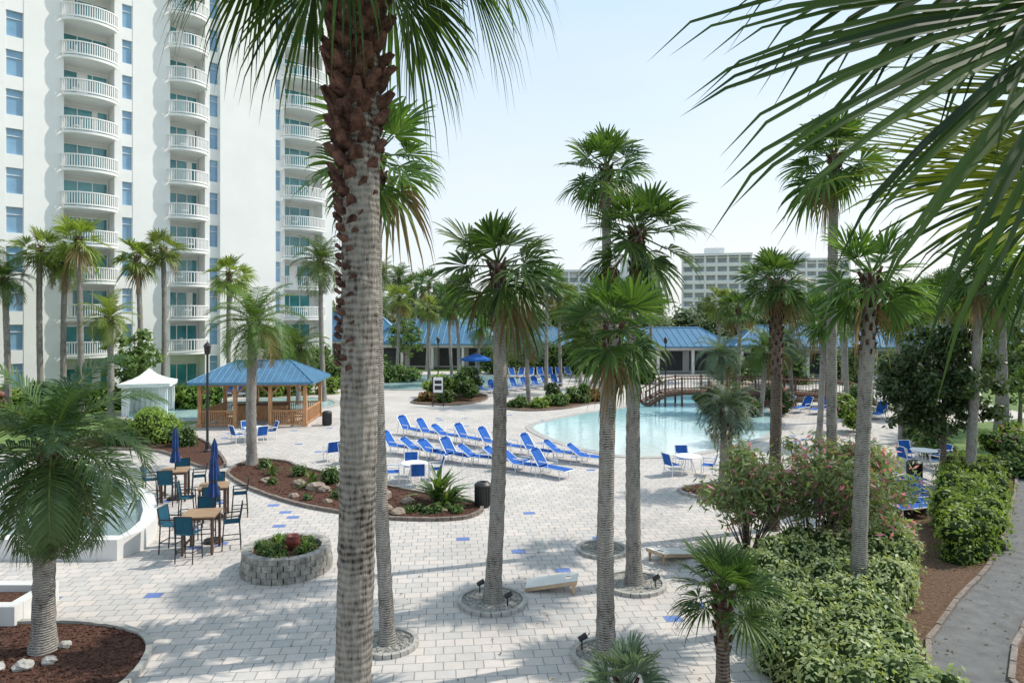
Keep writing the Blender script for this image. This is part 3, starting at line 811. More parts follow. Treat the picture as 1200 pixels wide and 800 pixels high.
PP=[(1.25,40),(2.66,42.6),(5.13,45.6),(8.1,48.1),(10.9,53),(14.1,57.5),(17.3,57),(17.8,49.5),(16.5,42.6),(14,37.4),(10.7,34.0),(8.0,32.0),(5.5,31.6),(3.6,33.4),(2.0,36.5)]
P=ccw(smooth_poly(PP,4))
ep=empty('swimming_pool',(0,0,0))
sheet('water',P,.012,M_pool,ep); coping('coping',P,.45,.03,M_curb,ep)
P=ccw(smooth_poly([(-14,62),(-10,60),(-4,61),(0,63),(3,68),(-2,74),(-10,75),(-15,70)],4))
ep=empty('swimming_pool',(0,0,0)); sheet('water',P,.012,M_pool2,ep); coping('coping',P,.5,.05,M_curb,ep)
P=ccw(smooth_poly([(-24,43),(-20,42.6),(-15.5,45),(-13,50),(-16,54),(-22,52),(-26,47)],4))
ep=empty('swimming_pool',(0,0,0)); sheet('water',P,.012,M_pool2,ep); coping('coping',P,.5,.05,M_curb,ep)

ef=empty('fountain',(0,0,0))
FP=ccw([(-14.4,18.2),(-12.5,18.15),(-10.5,18.15),(-10.25,19.0),(-10.45,20.0),(-11.0,21.2),(-11.9,22.7),(-13.0,24.0),(-14.4,25.3),(-16.2,26.3),(-17.6,26.2),(-17.6,23),(-16.4,20.6),(-15.4,19.2)])
def ring_wall(P,w,h,m,par,name):
    n=len(P); mb=MB(); inn=[]
    for i in range(n):
        t=(Vector(P[(i+1)%n])-Vector(P[i-1])).normalized(); o=Vector((-t.y,t.x)); inn.append(Vector(P[i])+o*w)
    for i in range(n):
        j=(i+1)%n
        vs=[(P[i][0],P[i][1],0),(P[j][0],P[j][1],0),(inn[j].x,inn[j].y,0),(inn[i].x,inn[i].y,0)]
        vs+=[(v[0],v[1],h) for v in vs]
        mb.add(vs,[(4,5,6,7),(0,1,5,4),(2,3,7,6)],0)
    mb.obj(name,[m],par); return inn
inn=ring_wall(FP,.4,.55,M_pier,ef,'basin_wall')
sheet('water',[(p.x,p.y) for p in inn],.40,M_fount,ef)
fm=MB(); rr=random.Random(2)
for i in range(190):
    a=rr.uniform(0,6.28); q=1.5*math.sqrt(rr.random())
    fm.rock((-13.6+q*math.cos(a),22.0+q*math.sin(a)*1.5,.41+rr.uniform(0,.06)),rr.uniform(.02,.07),seed=i,sz=.5)
fm.obj('splash',[M_foam],ef)
bw=MB(); bw.bb(-20.5,-15.9,20.5,20.9,0,1.1); bw.bb(-18.6,-18.2,21,27,0,1.0); bw.bb(-20.6,-15.8,20.4,21,1.1,1.18); bw.obj('back_wall',[M_pier],ef)
pb=MB(); pb.bb(-12.9,-10.35,14.2,14.45,0,.45); pb.bb(-10.6,-10.35,14.46,15.6,0,.45); pb.bb(-12.9,-10.61,15.36,15.6,0,.45); pb.bb(-12.88,-10.62,14.46,15.34,0,.3,1)
pb.obj('planter_box',[M_pier,M_mulch])
fe=MB()
for i in range(10): fe.bb(-14.6-.14*i,-14.56-.14*i,17.5,17.54,0,1.4)
fe.bb(-16.1,-14.5,17.49,17.55,1.4,1.46); fe.bb(-16.1,-14.5,17.49,17.55,.12,.17); fe.obj('white_railing',[M_wpaint])

epn=empty('round_planter',(-5.8,17.6,0)); mb=MB(); rr=random.Random(4)
for lay in range(4):
    for i in range(26):
        t=2*math.pi*(i+.5*(lay%2))/26; r=1.02-lay*.015
        mb.box((r*math.cos(t),r*math.sin(t),.075+.145*lay),(.22+rr.uniform(-.02,.03),.243,.14),rz=t+rr.uniform(-.05,.05))
mb.obj('block_wall',[M_stone],epn)
mb=MB(); mb.prism([(.95*math.cos(i*.2618),.95*math.sin(i*.2618)) for i in range(24)],.1,.46); mb.obj('soil',[M_mulch],epn)
mb=MB(); mb.revolve((.12,.1,.46),[(.08,0),(.16,.12),(.19,.26),(.15,.33),(.17,.36),(.13,.36),(.11,.3),(.0,.29)],20); mb.obj('clay_pot',[M_red],epn,smooth=True)
cl=[]
for i in range(26):
    a=rr.uniform(0,6.28); q=.8*math.sqrt(rr.random())
    if abs(q*math.cos(a)-.12)<.25 and q*math.sin(a)<.2 and q<.45: continue
    cl.append((q*math.cos(a),q*math.sin(a),.5+rr.uniform(0,.08),rr.uniform(.1,.19)))
clumps('plants',cl,.035,500,[F_green,F_core,F_redb],extra=.05,parent=epn,core=.7)
mb=MB(); spiky(mb,-.3,.2,.4,40,3,.02,.46); spiky(mb,.5,-.1,.35,40,5,.02,.46); mb.obj('grass_tufts',[F_lime],epn)

# ------------------------------------------------------------------ furniture
def lounger_mesh(seed,back=.62):
    m=MB()
    L=1.95;W=.62;z=.36;bx=-.48 if back>.5 else -.66
    for y in (-W/2,W/2):
        m.tube((0,y,z),(L*.62,y,z),.022,n=6,mat=0)
        m.tube((0,y,z),(bx,y,z+back),.022,n=6,mat=0)
        m.tube((L*.62,y,z),(L*.7,y,z-.03),.022,n=6)
        for x in (.1,L*.55): m.tube((x,y,z),(x+.04,y,0),.02,n=6)
        m.tube((-.3,y,z+back*.6),(-.42,y,.0),.016,n=5); m.tube((-.42,y,.02),(.1,y,.05),.014,n=5)
        m.tube((.02,y,z+.22),(.5,y,z+.22),.02,n=6); m.tube((.5,y,z+.22),(.5,y,z),.018,n=5)
    for x in (.1,L*.55,L*.7): m.tube((x,-W/2,z-.02),(x,W/2,z-.02),.018,n=5)
    m.tube((bx,-W/2,z+back),(bx,W/2,z+back),.022,n=6)
    m.box((L*.33,0,z+.012),(L*.7,W-.05,.018),mat=1)
    a=math.atan2(back,bx); ln=math.hypot(back,bx)
    m.box((bx*.49,0,z+back*.5),(ln*.97,W-.05,.018),ry=-a,mat=1)
    m.box((bx*.92,0,z+back*.98),(.05,W*.5,.13),mat=1)
    return m.mesh('lounge_chair',[M_wpaint,M_bfab])
ME_l=lounger_mesh(0); ME_l2=lounger_mesh(1,.42)
def chair_mesh():
    m=MB()
    W=.55;z=.42
    for y in (-W/2,W/2):
        m.tube((-.22,y,0),(-.2,y,z),.018); m.tube((.25,y,0),(.25,y,z+.22),.018)
        m.tube((-.2,y,z),(-.36,y,z+.5),.018); m.tube((-.25,y,z+.22),(.27,y,z+.22),.02); m.tube((-.2,y,z),(.25,y,z),.018)
    m.tube((-.36,-W/2,z+.5),(-.36,W/2,z+.5),.018)
    m.box((.02,0,z+.01),(.46,W-.05,.016),mat=1); m.box((-.28,0,z+.26),(.52,W-.05,.016),ry=-math.atan2(.5,-.16),mat=1)
    return m.mesh('patio_chair',[M_wpaint,M_bfab])
ME_c=chair_mesh()
def bar_chair_mesh():
    m=MB(); W=.48;z=.74
    for y in (-W/2,W/2):
        m.tube((-.24,y,0),(-.2,y,z),.018); m.tube((.25,y,0),(.2,y,z),.018)
        m.tube((-.2,y,z),(-.28,y,z+.5),.018); m.tube((-.24,y,z+.2),(.2,y,z+.2),.018); m.tube((.2,y,z+.2),(.2,y,z),.016)
        m.tube((-.23,y,.3),(.24,y,.3),.014)
    m.tube((.24,-W/2,.3),(.24,W/2,.3),.014); m.tube((-.23,-W/2,.3),(-.23,W/2,.3),.014); m.tube((-.28,-W/2,z+.5),(-.28,W/2,z+.5),.018)
    m.box((0,0,z+.01),(.42,W-.04,.016),mat=1); m.box((-.24,0,z+.27),(.48,W-.04,.016),ry=-math.atan2(.5,-.08),mat=1)
    return m.mesh('bar_chair',[M_black,M_tfab])
ME_b=bar_chair_mesh()
def bar_table_mesh():
    m=MB()
    for i in range(7): m.box((0,-.39+.13*i,1.04),(.9,.124,.035),mat=1)
    m.box((0,0,.99),(.84,.84,.05),mat=0)
    for x in (-.38,.38):
        for y in (-.38,.38): m.box((x,y,.49),(.06,.06,.97),mat=0)
    for x in (-.38,.38): m.box((x,0,.25),(.04,.7,.04),mat=0)
    return m.mesh('bar_table',[M_dwood,M_twood])
ME_t=bar_table_mesh()
def umb_mesh():
    m=MB()
    m.tube((0,0,0),(0,0,2.55),.024,n=8,mat=0); m.revolve((0,0,0),[(0.0,.08),(.25,.08),(.27,.04),(.27,0)],16,mat=0)
    prof=[(.03,2.5),(.07,2.35),(.09,2.0),(.085,1.75),(.15,1.35),(.13,1.3)]
    n=16; vs=[];fs=[]
    for r,z in prof:
        for i in range(n):
            q=r*(1.25 if i%2 else .75); t=2*math.pi*i/n; vs.append((q*math.cos(t),q*math.sin(t),z))
    for k in range(len(prof)-1):
        for i in range(n):
            j=(i+1)%n; fs.append((k*n+i,k*n+j,(k+1)*n+j,(k+1)*n+i))
    m.add(vs,fs,1); m.tube((0,0,1.72),(0,0,1.78),.1,n=10,mat=0)
    return m.mesh('closed_umbrella',[M_black,M_navy])
ME_u=umb_mesh()
for (x,y,rz) in [(-11.95,24.2,.3),(-8.6,18.9,.15),(-9.6,22.0,.3)]:
    inst('bar_table',ME_t,(x,y,0),rz)
    for a in range(4):
        t=rz+a*math.pi/2+random.uniform(-.2,.2)
        inst('bar_chair',ME_b,(x-.78*math.cos(t),y-.78*math.sin(t),0),t+random.uniform(-.15,.15))
    inst('patio_umbrella',ME_u,(x,y+.03,0) if y>19 else (x+.0,y+.75,0))
n=8
for i in range(n):
    t=i/(n-1); inst('lounge_chair',random.choice([ME_l,ME_l,ME_l2]),(-5.6+6.9*t+random.uniform(-.13,.13),32.4-4.3*t+random.uniform(-.2,.2),0),R(-34)+random.uniform(-.16,.16))
n=9
for i in range(n):
    t=i/(n-1); inst('lounge_chair',random.choice([ME_l,ME_l,ME_l2]),(-5.7+8.8*t+random.uniform(-.13,.13),37.3-7.4*t+random.uniform(-.2,.2),0),R(-34)+random.uniform(-.16,.16))
for i in range(9): inst('lounge_chair',ME_l,(-3.6+.95*i,56.5+.9*i,0),R(-60)+random.uniform(-.2,.2))
for i in range(8): inst('lounge_chair',ME_l,(-1+1.0*i,72+.2*i,0),R(-90)+random.uniform(-.2,.2))
for i in range(6): inst('lounge_chair',ME_l,(19+.9*i,47-.7*i,0),R(220)+random.uniform(-.2,.2))
for i in range(5): inst('lounge_chair',ME_l,(-24+.95*i,55.3+.3*i,0),R(-70))
for i in range(7): inst('lounge_chair',ME_l2,(12.2+.34*i,21.9+.62*i,0),R(14)+random.uniform(-.06,.06))
def dining(x,y,rz=0,n=4):
    m=MB(); m.revolve((0,0,0),[(0,.72),(.52,.72),(.54,.70),(.52,.68),(0,.68)],24)
    for a in range(4):
        t=a*math.pi/2+.78; m.tube((.12*math.cos(t),.12*math.sin(t),.68),(.38*math.cos(t),.38*math.sin(t),0),.02)
    m.obj('patio_table',[M_wpaint],loc=(x,y,0))
    for a in range(n):
        t=rz+a*2*math.pi/n; inst('patio_chair',ME_c,(x-.85*math.cos(t),y-.85*math.sin(t),0),t+random.uniform(-.2,.2))
dining(-3.85,26.9,.3); dining(7.3,28.3,.5,3); dining(-13.4,35.5,.7); dining(17.8,29.5,.2,4)
inst('patio_chair',ME_c,(-8.1,30.6,0),2.2); inst('patio_chair',ME_c,(-7.3,30.2,0),1.4)

def cornhole(x,y,rz):
    m=MB(); W=.61;L=1.22
    hole=[(-.39+.08*math.cos(t),.08*math.sin(t)) for t in [2*math.pi*i/16 for i in range(16)]]
    def z(x): return .09+.24*(L/2-x)/L
    outer=[]
    for t in [2*math.pi*i/16 for i in range(16)]:
        c,s=math.cos(t),math.sin(t)
        k=min((L/2 - .39 if c<0 else L/2+.39)/max(abs(c),1e-6),(W/2)/max(abs(s),1e-6))
        outer.append((-.39+k*c,k*s))
    vs=[(p[0],p[1],z(p[0])) for p in hole]+[(p[0],p[1],z(p[0])) for p in outer]
    m.add(vs,[(i,16+i,16+(i+1)%16,(i+1)%16) for i in range(16)],0)
    cs=[(-L/2,-W/2),(-L/2,W/2),(L/2,-W/2),(L/2,W/2)]
    for cx,cy in cs:
        near=sorted(range(16),key=lambda i:(outer[i][0]-cx)**2+(outer[i][1]-cy)**2)[:2]
        pts=[(outer[i][0],outer[i][1],z(outer[i][0])) for i in near]+[(cx,cy,z(cx))]
        m.add(pts,[(0,1,2)],0)
    for sy in (-1,1):
        y0=sy*(W/2); y1=sy*(W/2-.03)
        vs=[(-L/2,y0,z(-L/2)-.004),(L/2,y0,z(L/2)-.004),(L/2,y0,z(L/2)-.09),(-L/2,y0,z(-L/2)-.09)]
        vs+=[(v[0],y1,v[2]) for v in vs]
        m.add(vs,[(0,1,2,3),(7,6,5,4),(0,4,5,1),(3,2,6,7)],1)
    m.box((-L/2+.012,0,z(-L/2)-.052),(.024,W-.062,.085),mat=1); m.box((L/2-.012,0,.045),(.024,W-.062,.08),mat=1)
    for sy in (-.25,.25): m.box((-L/2+.08,sy,.12),(.07,.03,.23),mat=1)
    m.obj('cornhole_board',[M_plyw,M_ply],loc=(x,y,0),rotz=rz)
cornhole(.95,16.3,R(172)); cornhole(4.25,18.3,R(35))

def bin_(x,y):
    m=MB(); m.revolve((0,0,0),[(0,0),(.23,0),(.26,.05),(.27,.68),(.29,.70),(.29,.76),(.2,.84),(.12,.85),(.11,.80),(0,.8)],20)
    for i in range(20):
        t=i*math.pi/10; m.box((.272*math.cos(t),.272*math.sin(t),.37),(.02,.045,.6),rz=t)
    m.obj('trash_bin',[M_black],loc=(x,y,0),smooth=False)
bin_(-1.0,23.3); bin_(15.8,26.8); bin_(-11.0,40.6)
def lamp(x,y,h):
    m=MB(); m.revolve((0,0,0),[(.0,0),(.18,0),(.18,.1),(.1,.18),(.09,.5),(.06,.55),(.05,h-.5),(.0,h-.5)],12)
    m.revolve((0,0,h-.55),[(.06,0),(.13,.05),(.16,.4),(.19,.42),(.12,.52),(.03,.6),(0,.66)],10,mat=0)
    m.tube((0,0,h-.5),(0,0,h-.16),.11,.14,n=10,mat=1)
    m.obj('street_lamp',[M_black,M_wpaint],loc=(x,y,0))
lamp(-14.5,32.5,5.2); lamp(-6.6,61,4.6); lamp(13.5,60,4.6)
def spot(x,y):
    m=MB(); m.tube((0,0,0),(0,0,.22),.015); m.tube((-.06,0,.22),(.1,.02,.30),.05,.06,n=8); m.obj('landscape_light',[M_black],loc=(x,y,.03))
spot(-.1,15.2); spot(1.35,13.2); spot(-.75,15.9); spot(3.4,16.2); spot(2.15,12.8); spot(-.8,11.2)
sg=MB(); sg.box((0,0,1.55),(.68,.06,1.1),mat=1); sg.tube((-.38,0,0),(-.38,0,2.15),.04); sg.tube((.38,0,0),(.38,0,2.15),.04); sg.box((0,-.04,1.75),(.5,.015,.25)); sg.box((0,-.04,1.35),(.5,.015,.3),mat=0)
sg.obj('notice_sign',[M_black,M_wpaint],loc=(-5.3,49,0))
# fabric cabana tent: posts, gathered curtains, concave roof with valance
tn=MB()
for x in (-1.3,1.3):
    for y in (-1.3,1.3):
        tn.tube((x,y,0),(x,y,2.1),.04,mat=0)
        for j in range(5):
            tn.tube((x-math.copysign(.08*j,x),y-(.03 if j%2 else -.03),.05),(x-math.copysign(.11*j,x),y,2.05),.05,.05,n=6,mat=0)
def drape(x0,y0,x1,y1,k=26):
    vs=[]; dx,dy=x1-x0,y1-y0; L=math.hypot(dx,dy); nx,ny=-dy/L,dx/L
    for i in range(k+1):
        t=i/k; o=.05*math.sin(i*1.9)
        vs += [(x0+dx*t+nx*o,y0+dy*t+ny*o,.04),(x0+dx*t+nx*o*.4,y0+dy*t+ny*o*.4,2.08)]
    tn.add(vs,[(2*i,2*i+2,2*i+3,2*i+1) for i in range(k)],0)
drape(-1.3,1.3,1.3,1.3); drape(-1.3,-1.2,-1.3,1.2)
n=8; rings=[(1.5,1.9),(1.52,2.12),(.95,2.3),(.45,2.58),(.12,2.9),(.02,3.0)]
vs=[]
for r,z in rings:
    for i in range(16):
        t=i/16*4; sgm=int(t); f=t-sgm; cs_=[(-1,-1),(1,-1),(1,1),(-1,1)]; a=cs_[sgm]; b=cs_[(sgm+1)%4]
        vs.append((r*(a[0]+(b[0]-a[0])*f),r*(a[1]+(b[1]-a[1])*f),z-(.05 if (i%2 and z<2) else 0)))
tn.add(vs,[(k*16+i,k*16+(i+1)%16,(k+1)*16+(i+1)%16,(k+1)*16+i) for k in range(5) for i in range(16)],0)
tn.obj('canopy_tent',[M_fabw],loc=(-24.2,45.5,0),rotz=.3)
def openumb(x,y):
    m=MB(); m.tube((0,0,0),(0,0,2.5),.03); vs=[(1.6*math.cos(i*math.pi/4),1.6*math.sin(i*math.pi/4),2.1) for i in range(8)]+[(0,0,2.7)]+[(1.6*math.cos(i*math.pi/4),1.6*math.sin(i*math.pi/4),1.92) for i in range(8)]
    m.add(vs,[(i,(i+1)%8,8) for i in range(8)]+[(9+i,9+(i+1)%8,(i+1)%8,i) for i in range(8)],1)
    m.obj('patio_umbrella',[M_wpaint,M_bfab],loc=(x,y,0))
openumb(-3.7,70); openumb(-1,78)

# ------------------------------------------------------------------ roofs / gazebo / pavilions
def hip(par,x0,x1,y0,y1,ze,zr,ins,sp=.4,rib=.03,name='roof'):
    ym=(y0+y1)/2; m=MB()
    m.add([(x0,y0,ze),(x1,y0,ze),(x1,y1,ze),(x0,y1,ze),(x0+ins,ym,zr),(x1-ins,ym,zr)],
      [(0,1,5,4),(1,2,5),(2,3,4,5),(3,0,4),(3,2,1,0)],0)
    h=(y1-y0)/2
    x=x0+sp
    while x<x1:
        f=min(1,(x-x0)/ins if ins else 1,(x1-x)/ins if ins else 1)
        for ya,s in ((y0,1),(y1,-1)): m.tube((x,ya,ze+.01),(x,ya+s*h*f,ze+(zr-ze)*f+.01),rib,n=4,mat=1)
        x+=sp
    if ins:
        y=y0+sp
        while y<y1:
            f=min(1,(y-y0)/h,(y1-y)/h)
            for xa,s in ((x0,1),(x1,-1)): m.tube((xa,y,ze+.01),(xa+s*ins*f,y,ze+(zr-ze)*f+.01),rib,n=4,mat=1)
            y+=sp
        for xa,s in ((x0,1),(x1,-1)):
            for ya in (y0,y1): m.tube((xa,ya,ze+.02),(xa+s*ins,ym,zr+.02),rib*1.6,n=5,mat=1)
    m.tube((x0+ins,ym,zr+.02),(x1-ins,ym,zr+.02),rib*2,n=5,mat=1)
    for a,b in (((x0,y0),(x1,y0)),((x1,y0),(x1,y1)),((x1,y1),(x0,y1)),((x0,y1),(x0,y0))):
        c=((a[0]+b[0])/2,(a[1]+b[1])/2,ze-.07)
        m.box(c,(abs(b[0]-a[0])+.06,abs(b[1]-a[1])+.06,.13),mat=1)
    m.obj(name,[M_froof,M_rib],par)
eg=empty('gazebo',(-15.3,42.0,0),R(4))
hip(eg,-3.55,3.55,-2.6,2.6,2.65,3.75,1.9,.36,.022)
g=MB()
for x in (-3.0,-1.0,1.0,3.0):
    for y in (-2.1,2.1):
        g.box((x,y,1.25),(.2,.2,2.5)); g.box((x,y,.12),(.3,.3,.24))
        for s in (-1,1):
            if -3.1<x+s*.6<3.1: g.tube((x,y,1.85),(x+s*.62,y,2.48),.055,n=4)
for y in (-2.1,2.1): g.box((0,y,2.5),(6.3,.16,.22))
for x in (-3.0,3.0): g.box((x,0,2.5),(.16,4.3,.2))
for (xa,xb,y) in ((-2.9,-1.1,-2.1),(1.1,2.9,-2.1),(-2.9,-1.1,2.1),(1.1,2.9,2.1),(-.9,.9,2.1)):
    g.box(((xa+xb)/2,y,.95),(xb-xa,.1,.08)); g.box(((xa+xb)/2,y,.15),(xb-xa,.08,.08))
    x=xa+.08
    while x<xb: g.box((x,y,.55),(.05,.04,.76)); x+=.12
for x in (-3.0,3.0):
    g.box((x,0,.95),(.1,4.1,.08)); g.box((x,0,.15),(.08,4.1,.08)); y=-1.95
    while y<2: g.box((x,y,.55),(.04,.05,.76)); y+=.12
g.box((-.3,.6,1.0),(3.4,.6,.08),mat=1); g.box((-.3,.6,.5),(3.2,.4,.95),mat=0)
g.box((1.9,-.5,.75),(1.6,.7,.06),mat=1); g.box((1.9,-.5,.37),(.2,.5,.7),mat=0); g.box((1.9,-1.1,.45),(1.6,.3,.05),mat=1); g.box((1.9,.05,.45),(1.6,.3,.05),mat=1)
g.obj('timber_frame',[M_wood,M_dwood],eg)
sheet('floor',[(-3.4,-2.5),(3.4,-2.5),(3.4,2.5),(-3.4,2.5)],.02,M_deck,eg)

def pavilion(x,y,rz,w,d,ze,zr,name='pavilion',post=3.2,sp=.8,walls=True,ins=None):
    e=empty(name,(x,y,0),rz)
    hip(e,-w/2-.8,w/2+.8,-d/2-.8,d/2+.8,ze,zr,d*.4 if ins is None else ins,sp,.05)
    m=MB(); n=max(2,int(w/post))
    for i in range(n+1):
        px=-w/2+w*i/n
        for py in (-d/2,d/2): m.box((px,py,ze/2-.08),(.3,.3,ze-.1))
    m.box((0,-d/2,ze-.3),(w,.25,.3)); m.box((0,d/2,ze-.3),(w,.25,.3))
    if walls: 
        m.box((0,0,ze/2-.1),(w-1,d*.35,ze-.2),mat=2)
        for i in range(n): m.box((-w/2+w*(i+.5)/n,-d*.175-.03,1.3),(w/n*.8,.06,2.2),mat=1)
    m.obj('columns_and_walls',[M_wpaint,M_dark,M_pier],e)
    return e
pavilion(-9.5,88,R(-3),15,9,3.1,6.1)
pavilion(-24,98,R(6),16,10,3.2,6.8)
pavilion(3,88,R(4),9,7,2.9,5.0)
pavilion(40,74,R(-10),30,7,3.3,5.4)
pavilion(18,80,R(5),12,7,3.1,5.1)
pavilion(66,62,R(-20),20,8,3.2,5.6)

eb=empty('footbridge',(0,0,0)); m=MB()
path=[(9.6,50,0.05),(10.3,50,.45),(11.0,50,.85),(12.2,50,1.0),(16,49.8,1.02),(20,49.2,1.0),(23.5,48.5,.85),(25.6,48,.4),(26.6,47.8,.05)]
for i in range(len(path)-1):
    a=Vector(path[i]); b=Vector(path[i+1]); L=(b-a).length; k=max(1,int(L/.28)); d=(b-a)
    rz=math.atan2(d.y,d.x)
    for j in range(k):
        c=a+d*((j+.5)/k); m.box(c,(.25,2.,.06),rz=rz)
    for s in (-1,1):
        o=Vector((0,s*1.,0))
        m.tube(a+o+V3(0,0,1.),b+o+V3(0,0,1.),.05,n=4); m.tube(a+o+V3(0,0,.1),b+o+V3(0,0,.1),.04,n=4); m.tube(a+o-V3(0,0,.1),b+o-V3(0,0,.1),.09,n=4)
        kk=max(2,int(L/.22))
        for j in range(kk):
            c=a+d*(j/kk)+o; m.tube(c+V3(0,0,.1),c+V3(0,0,1.),.018,n=4)
        kp=max(1,int(L/1.8))
        for j in range(kp):
            c=a+d*(j/kp)+o; m.box(c+V3(0,0,.5),(.11,.11,1.2)); m.tube((c.x,c.y,-.1),c,.08,n=6)
m.obj('timber',[M_dwood],eb)
rk=MB(); rr=random.Random(8)
for i in range(26): rk.rock((18+rr.uniform(-3,6),52+rr.uniform(-1.5,2),rr.uniform(.1,1.2)),rr.uniform(.4,.9),seed=i)
rk.obj('rock_waterfall',[M_rock])

# ------------------------------------------------------------------ hotel
def hotel():
    e=empty('hotel_tower',(-33.4,54.0,0),math.atan2(.709,.705))
    W=MB(); G=MB(); B=MB(); F=MB()
    NF=16; top=2.9*NF+2.6
    bays=[(-26,-22),(-14.2,-10.8),(-1.75,1.75),(6.0,8.9),(16.4,20.4)]
    wins=[(-19.5,-18.5),(-9.4,-8.5),(-7.2,-6.3),(-5.4,-4.3),(2.3,3.1),(9.3,10.1),(15.3,16.0)]
    cuts=sorted(bays+wins)
    x=-32
    for a,b in cuts+[(21.5,21.5)]:
        pr=0
        if a-x>.02: 
            pr = -.35 if (a-x)>4.5 else 0
            W.bb(x,a,pr,2.,0,top)
        x=b
    W.bb(-32,21.5,2.,16,0,top-.01)
    zf=lambda k:2.9*k+.5
    for a,b in wins:
        z=0
        for k in range(0,NF+1):
            z0=zf(k)+.55; z1=zf(k)+2.45
            W.bb(a,b,.03,2.,z,z0)
            G.bb(a,b,.22,.3,z0,z1,1)
            F.bb(a,b,.14,.2,(z0+z1)/2-.02+.4,(z0+z1)/2+.02+.4)
            F.bb(a,a+.05,.12,.22,z0,z1); F.bb(b-.05,b,.12,.22,z0,z1)
            z=z1
        W.bb(a,b,.03,2.,z,top)
    rr=random.Random(12)
    for a,b in bays:
        W.bb(a,b,1.6,2.,0,top)
        w=b-a
        for k in range(0,NF+1):
            z=zf(k) if k else 0
            zt=z+2.3
            da=a+.15; db=b-.15
            if w>3.9: db=b-.6
            G.bb(da,db,1.5,1.59,z+.02,zt,0)
            for i in range(4):
                xx=da+(db-da)*i/3
                F.bb(xx-.03,xx+.03,1.44,1.5,z+.02,zt)
            F.bb(da,db,1.45,1.5,zt-.05,zt+.03)
            if rr.random()<.6:
                cx=rr.choice([0,1,2]); F.bb(da+(db-da)*cx/3+.04,da+(db-da)*(cx+rr.uniform(.3,.9))/3,1.47,1.49,z+.05,zt-.06)
            if k:
                n=12
                front=[]
                for i in range(n+1):
                    t=i/n; front.append((a+w*t+(-.2+.4*t), -.2-.95*math.sin(math.pi*t)**.6))
                pts=[(a,1.6)]+[(a,-.05)]+front+[(b,-.05),(b,1.6)]
                if sum(pts[i][0]*pts[(i+1)%len(pts)][1]-pts[(i+1)%len(pts)][0]*pts[i][1] for i in range(len(pts)))<0: pts=pts[::-1]
                B.prism(pts,z-.2,z)
                loop=[(a-.2,-.02)]+front+[(b+.2,-.02)]
                for i in range(len(loop)-1):
                    p=V3(loop[i][0],loop[i][1],0); q=V3(loop[i+1][0],loop[i+1][1],0); L=(q-p).length
                    if L<.02: continue
                    c=(p+q)/2; an=math.atan2(q.y-p.y,q.x-p.x)
                    B.box((c.x,c.y,z+1.06),(L+.03,.11,.09),rz=an); B.box((c.x,c.y,z+.12),(L+.03,.09,.12),rz=an)
                    kk=max(1,int(L/.14))
                    for j in range(kk):
                        s=p+(q-p)*((j+.5)/kk); B.box((s.x,s.y,z+.6),(.07,.055,.86),rz=an)
                if rr.random()<.5:
                    cx=rr.uniform(a+.6,b-.8); F.box((cx,.6,z+.7),(.5,.5,.06)); F.box((cx+.25,.6,z+.9),(.05,.5,.6))
    W.bb(-32.2,21.7,-.5,16.2,top,top+.5)
    for k in range(NF):
        z=zf(k)+.6
        for y in (4.5,9.5,13): G.bb(21.5,21.56,y,y+1.1,z,z+1.7,1)
    W.obj('walls',[M_white],e); G.obj('windows',[M_teal,M_bglass],e); B.obj('balconies',[M_wpaint],e); F.obj('frames',[M_wpaint],e)
hotel()
def far_block(x,y,rz,w,d,h,name='distant_hotel',fl=2.9,bay=3.6):
    e=empty(name,(x,y,0),rz); W=MB(); G=MB()
    W.bb(-w/2,w/2,-d/2+1.2,d/2,0,h); nf=int(h/fl); nb=int(w/bay)
    for k in range(nf):
        z=k*fl
        W.bb(-w/2,w/2,-d/2,-d/2+1.19,z+fl-.3,z+fl-.05)
        W.bb(-w/2,w/2,-d/2-.05,-d/2+.05,z+fl-.05,z+fl+.95) if k<nf-1 else None
        for i in range(nb):
            a=-w/2+w*(i+.2)/nb; G.bb(a,a+w/nb*.6,-d/2+1.1,-d/2+1.18,z+.2,z+fl-.5)
        for i in range(4):
            yy=-d/2+2+(d-3)*i/4
            G.bb(-w/2-.04,-w/2+.0,yy,yy+1.2,z+.9,z+2.3); G.bb(w/2,w/2+.04,yy,yy+1.2,z+.9,z+2.3)
    for i in range(nb+1):
        a=-w/2+w*i/nb; W.bb(a-.3,a+.3,-d/2-.02,-d/2+1.18,0,h)
    W.bb(-w/2-.4,w/2+.4,-d/2-.4,d/2+.4,h,h+.8)
    W.bb(-w/6,w/8,-d/4,d/4,h+.8,h+3)
    W.obj('walls',[M_far],e); G.obj('windows',[M_farg],e)
far_block(70,235,R(-14),22,16,26.5)
far_block(34,250,R(4),36,15,22)
far_block(42,234,R(0),8,12,25)
far_block(108,260,R(-8),34,15,27)
far_block(150,230,R(-15),30,15,16)
far_block(-48,300,R(10),30,15,14)

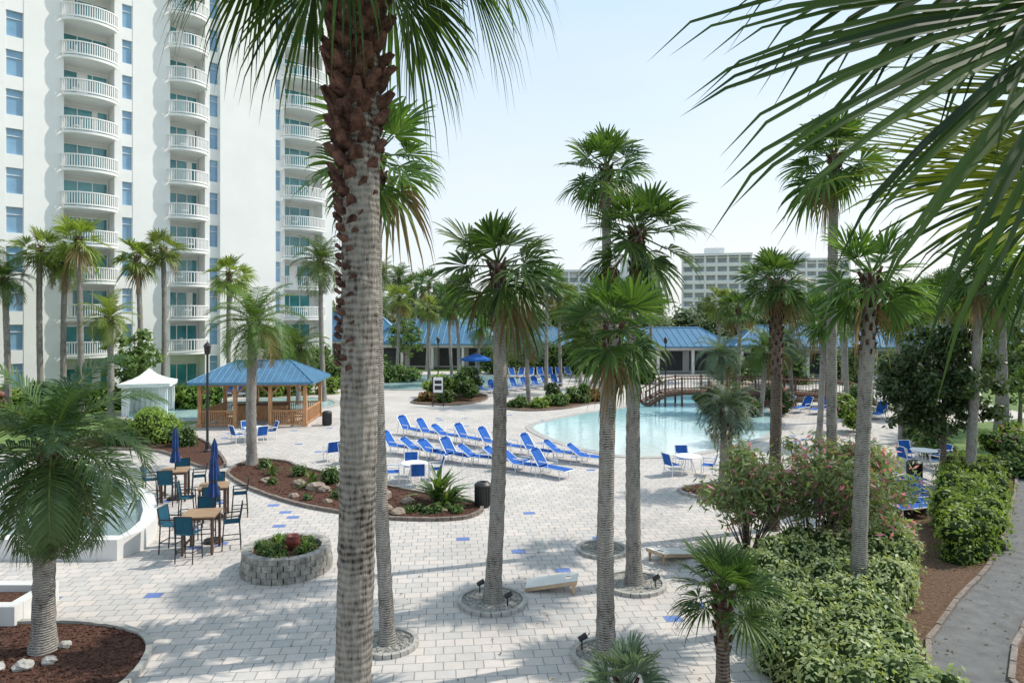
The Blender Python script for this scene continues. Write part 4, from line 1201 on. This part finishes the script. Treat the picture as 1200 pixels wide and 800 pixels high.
# ------------------------------------------------------------------ world, sun, camera
az=R(72); el=R(48)
w=bpy.data.worlds.new('World'); scene.world=w; w.use_nodes=True
nt=w.node_tree; bg=nt.nodes['Background']
sky=nt.nodes.new('ShaderNodeTexSky'); sky.sky_type='NISHITA'; sky.sun_disc=False
sky.sun_elevation=el; sky.sun_rotation=az; sky.air_density=1.0; sky.dust_density=2.5; sky.ozone_density=1.5; sky.altitude=0
tc=nt.nodes.new('ShaderNodeTexCoord'); sx=nt.nodes.new('ShaderNodeSeparateXYZ'); nt.links.new(tc.outputs['Generated'],sx.inputs[0])
cr=nt.nodes.new('ShaderNodeValToRGB'); e=cr.color_ramp.elements
e[0].position=0; e[0].color=(.95,.97,.98,1); e[1].position=.55; e[1].color=(.55,.79,.98,1)
x=e.new(.16); x.color=(.84,.93,.98,1)
nt.links.new(sx.outputs[2],cr.inputs[0])
nz=nt.nodes.new('ShaderNodeTexNoise'); nz.inputs['Scale'].default_value=2.2; nz.inputs['Detail'].default_value=5
mpn=nt.nodes.new('ShaderNodeMapping'); mpn.inputs['Scale'].default_value=(1,1,3.5)
nt.links.new(tc.outputs['Generated'],mpn.inputs[0]); nt.links.new(mpn.outputs[0],nz.inputs['Vector'])
mrn=nt.nodes.new('ShaderNodeMapRange'); mrn.inputs[1].default_value=.4; mrn.inputs[2].default_value=.75; mrn.inputs[4].default_value=.45
nt.links.new(nz.outputs[0],mrn.inputs[0])
hz=nt.nodes.new('ShaderNodeMix'); hz.data_type='RGBA'; hz.inputs[7].default_value=(.95,.96,.97,1)
nt.links.new(mrn.outputs[0],hz.inputs[0]); nt.links.new(cr.outputs[0],hz.inputs[6])
sc=nt.nodes.new('ShaderNodeVectorMath'); sc.operation='SCALE'; sc.inputs['Scale'].default_value=8.0
nt.links.new(hz.outputs[2],sc.inputs[0])
mx=nt.nodes.new('ShaderNodeMix'); mx.data_type='RGBA'; mx.inputs[0].default_value=.72
nt.links.new(sky.outputs[0],mx.inputs[6]); nt.links.new(sc.outputs[0],mx.inputs[7])
nt.links.new(mx.outputs[2],bg.inputs['Color']); bg.inputs['Strength'].default_value=.15
sl=bpy.data.lights.new('sun','SUN'); sl.energy=4.2; sl.angle=R(.6); sl.color=(1,.94,.84)
so=bpy.data.objects.new('sun',sl); link(so)
sv=Vector((math.cos(el)*math.sin(az),math.cos(el)*math.cos(az),math.sin(el)))
so.rotation_euler=(-sv).to_track_quat('-Z','Y').to_euler(); so.location=sv*50
cam=bpy.data.cameras.new('camera'); co=bpy.data.objects.new('camera',cam); link(co)
co.location=(0,0,6.5); co.rotation_euler=(R(90),0,0)
cam.lens=24; cam.sensor_width=36; cam.shift_y=-.025; cam.clip_end=4000; cam.clip_start=.05
scene.camera=co
scene.view_settings.view_transform='Standard'; scene.view_settings.look='None'; scene.view_settings.exposure=0
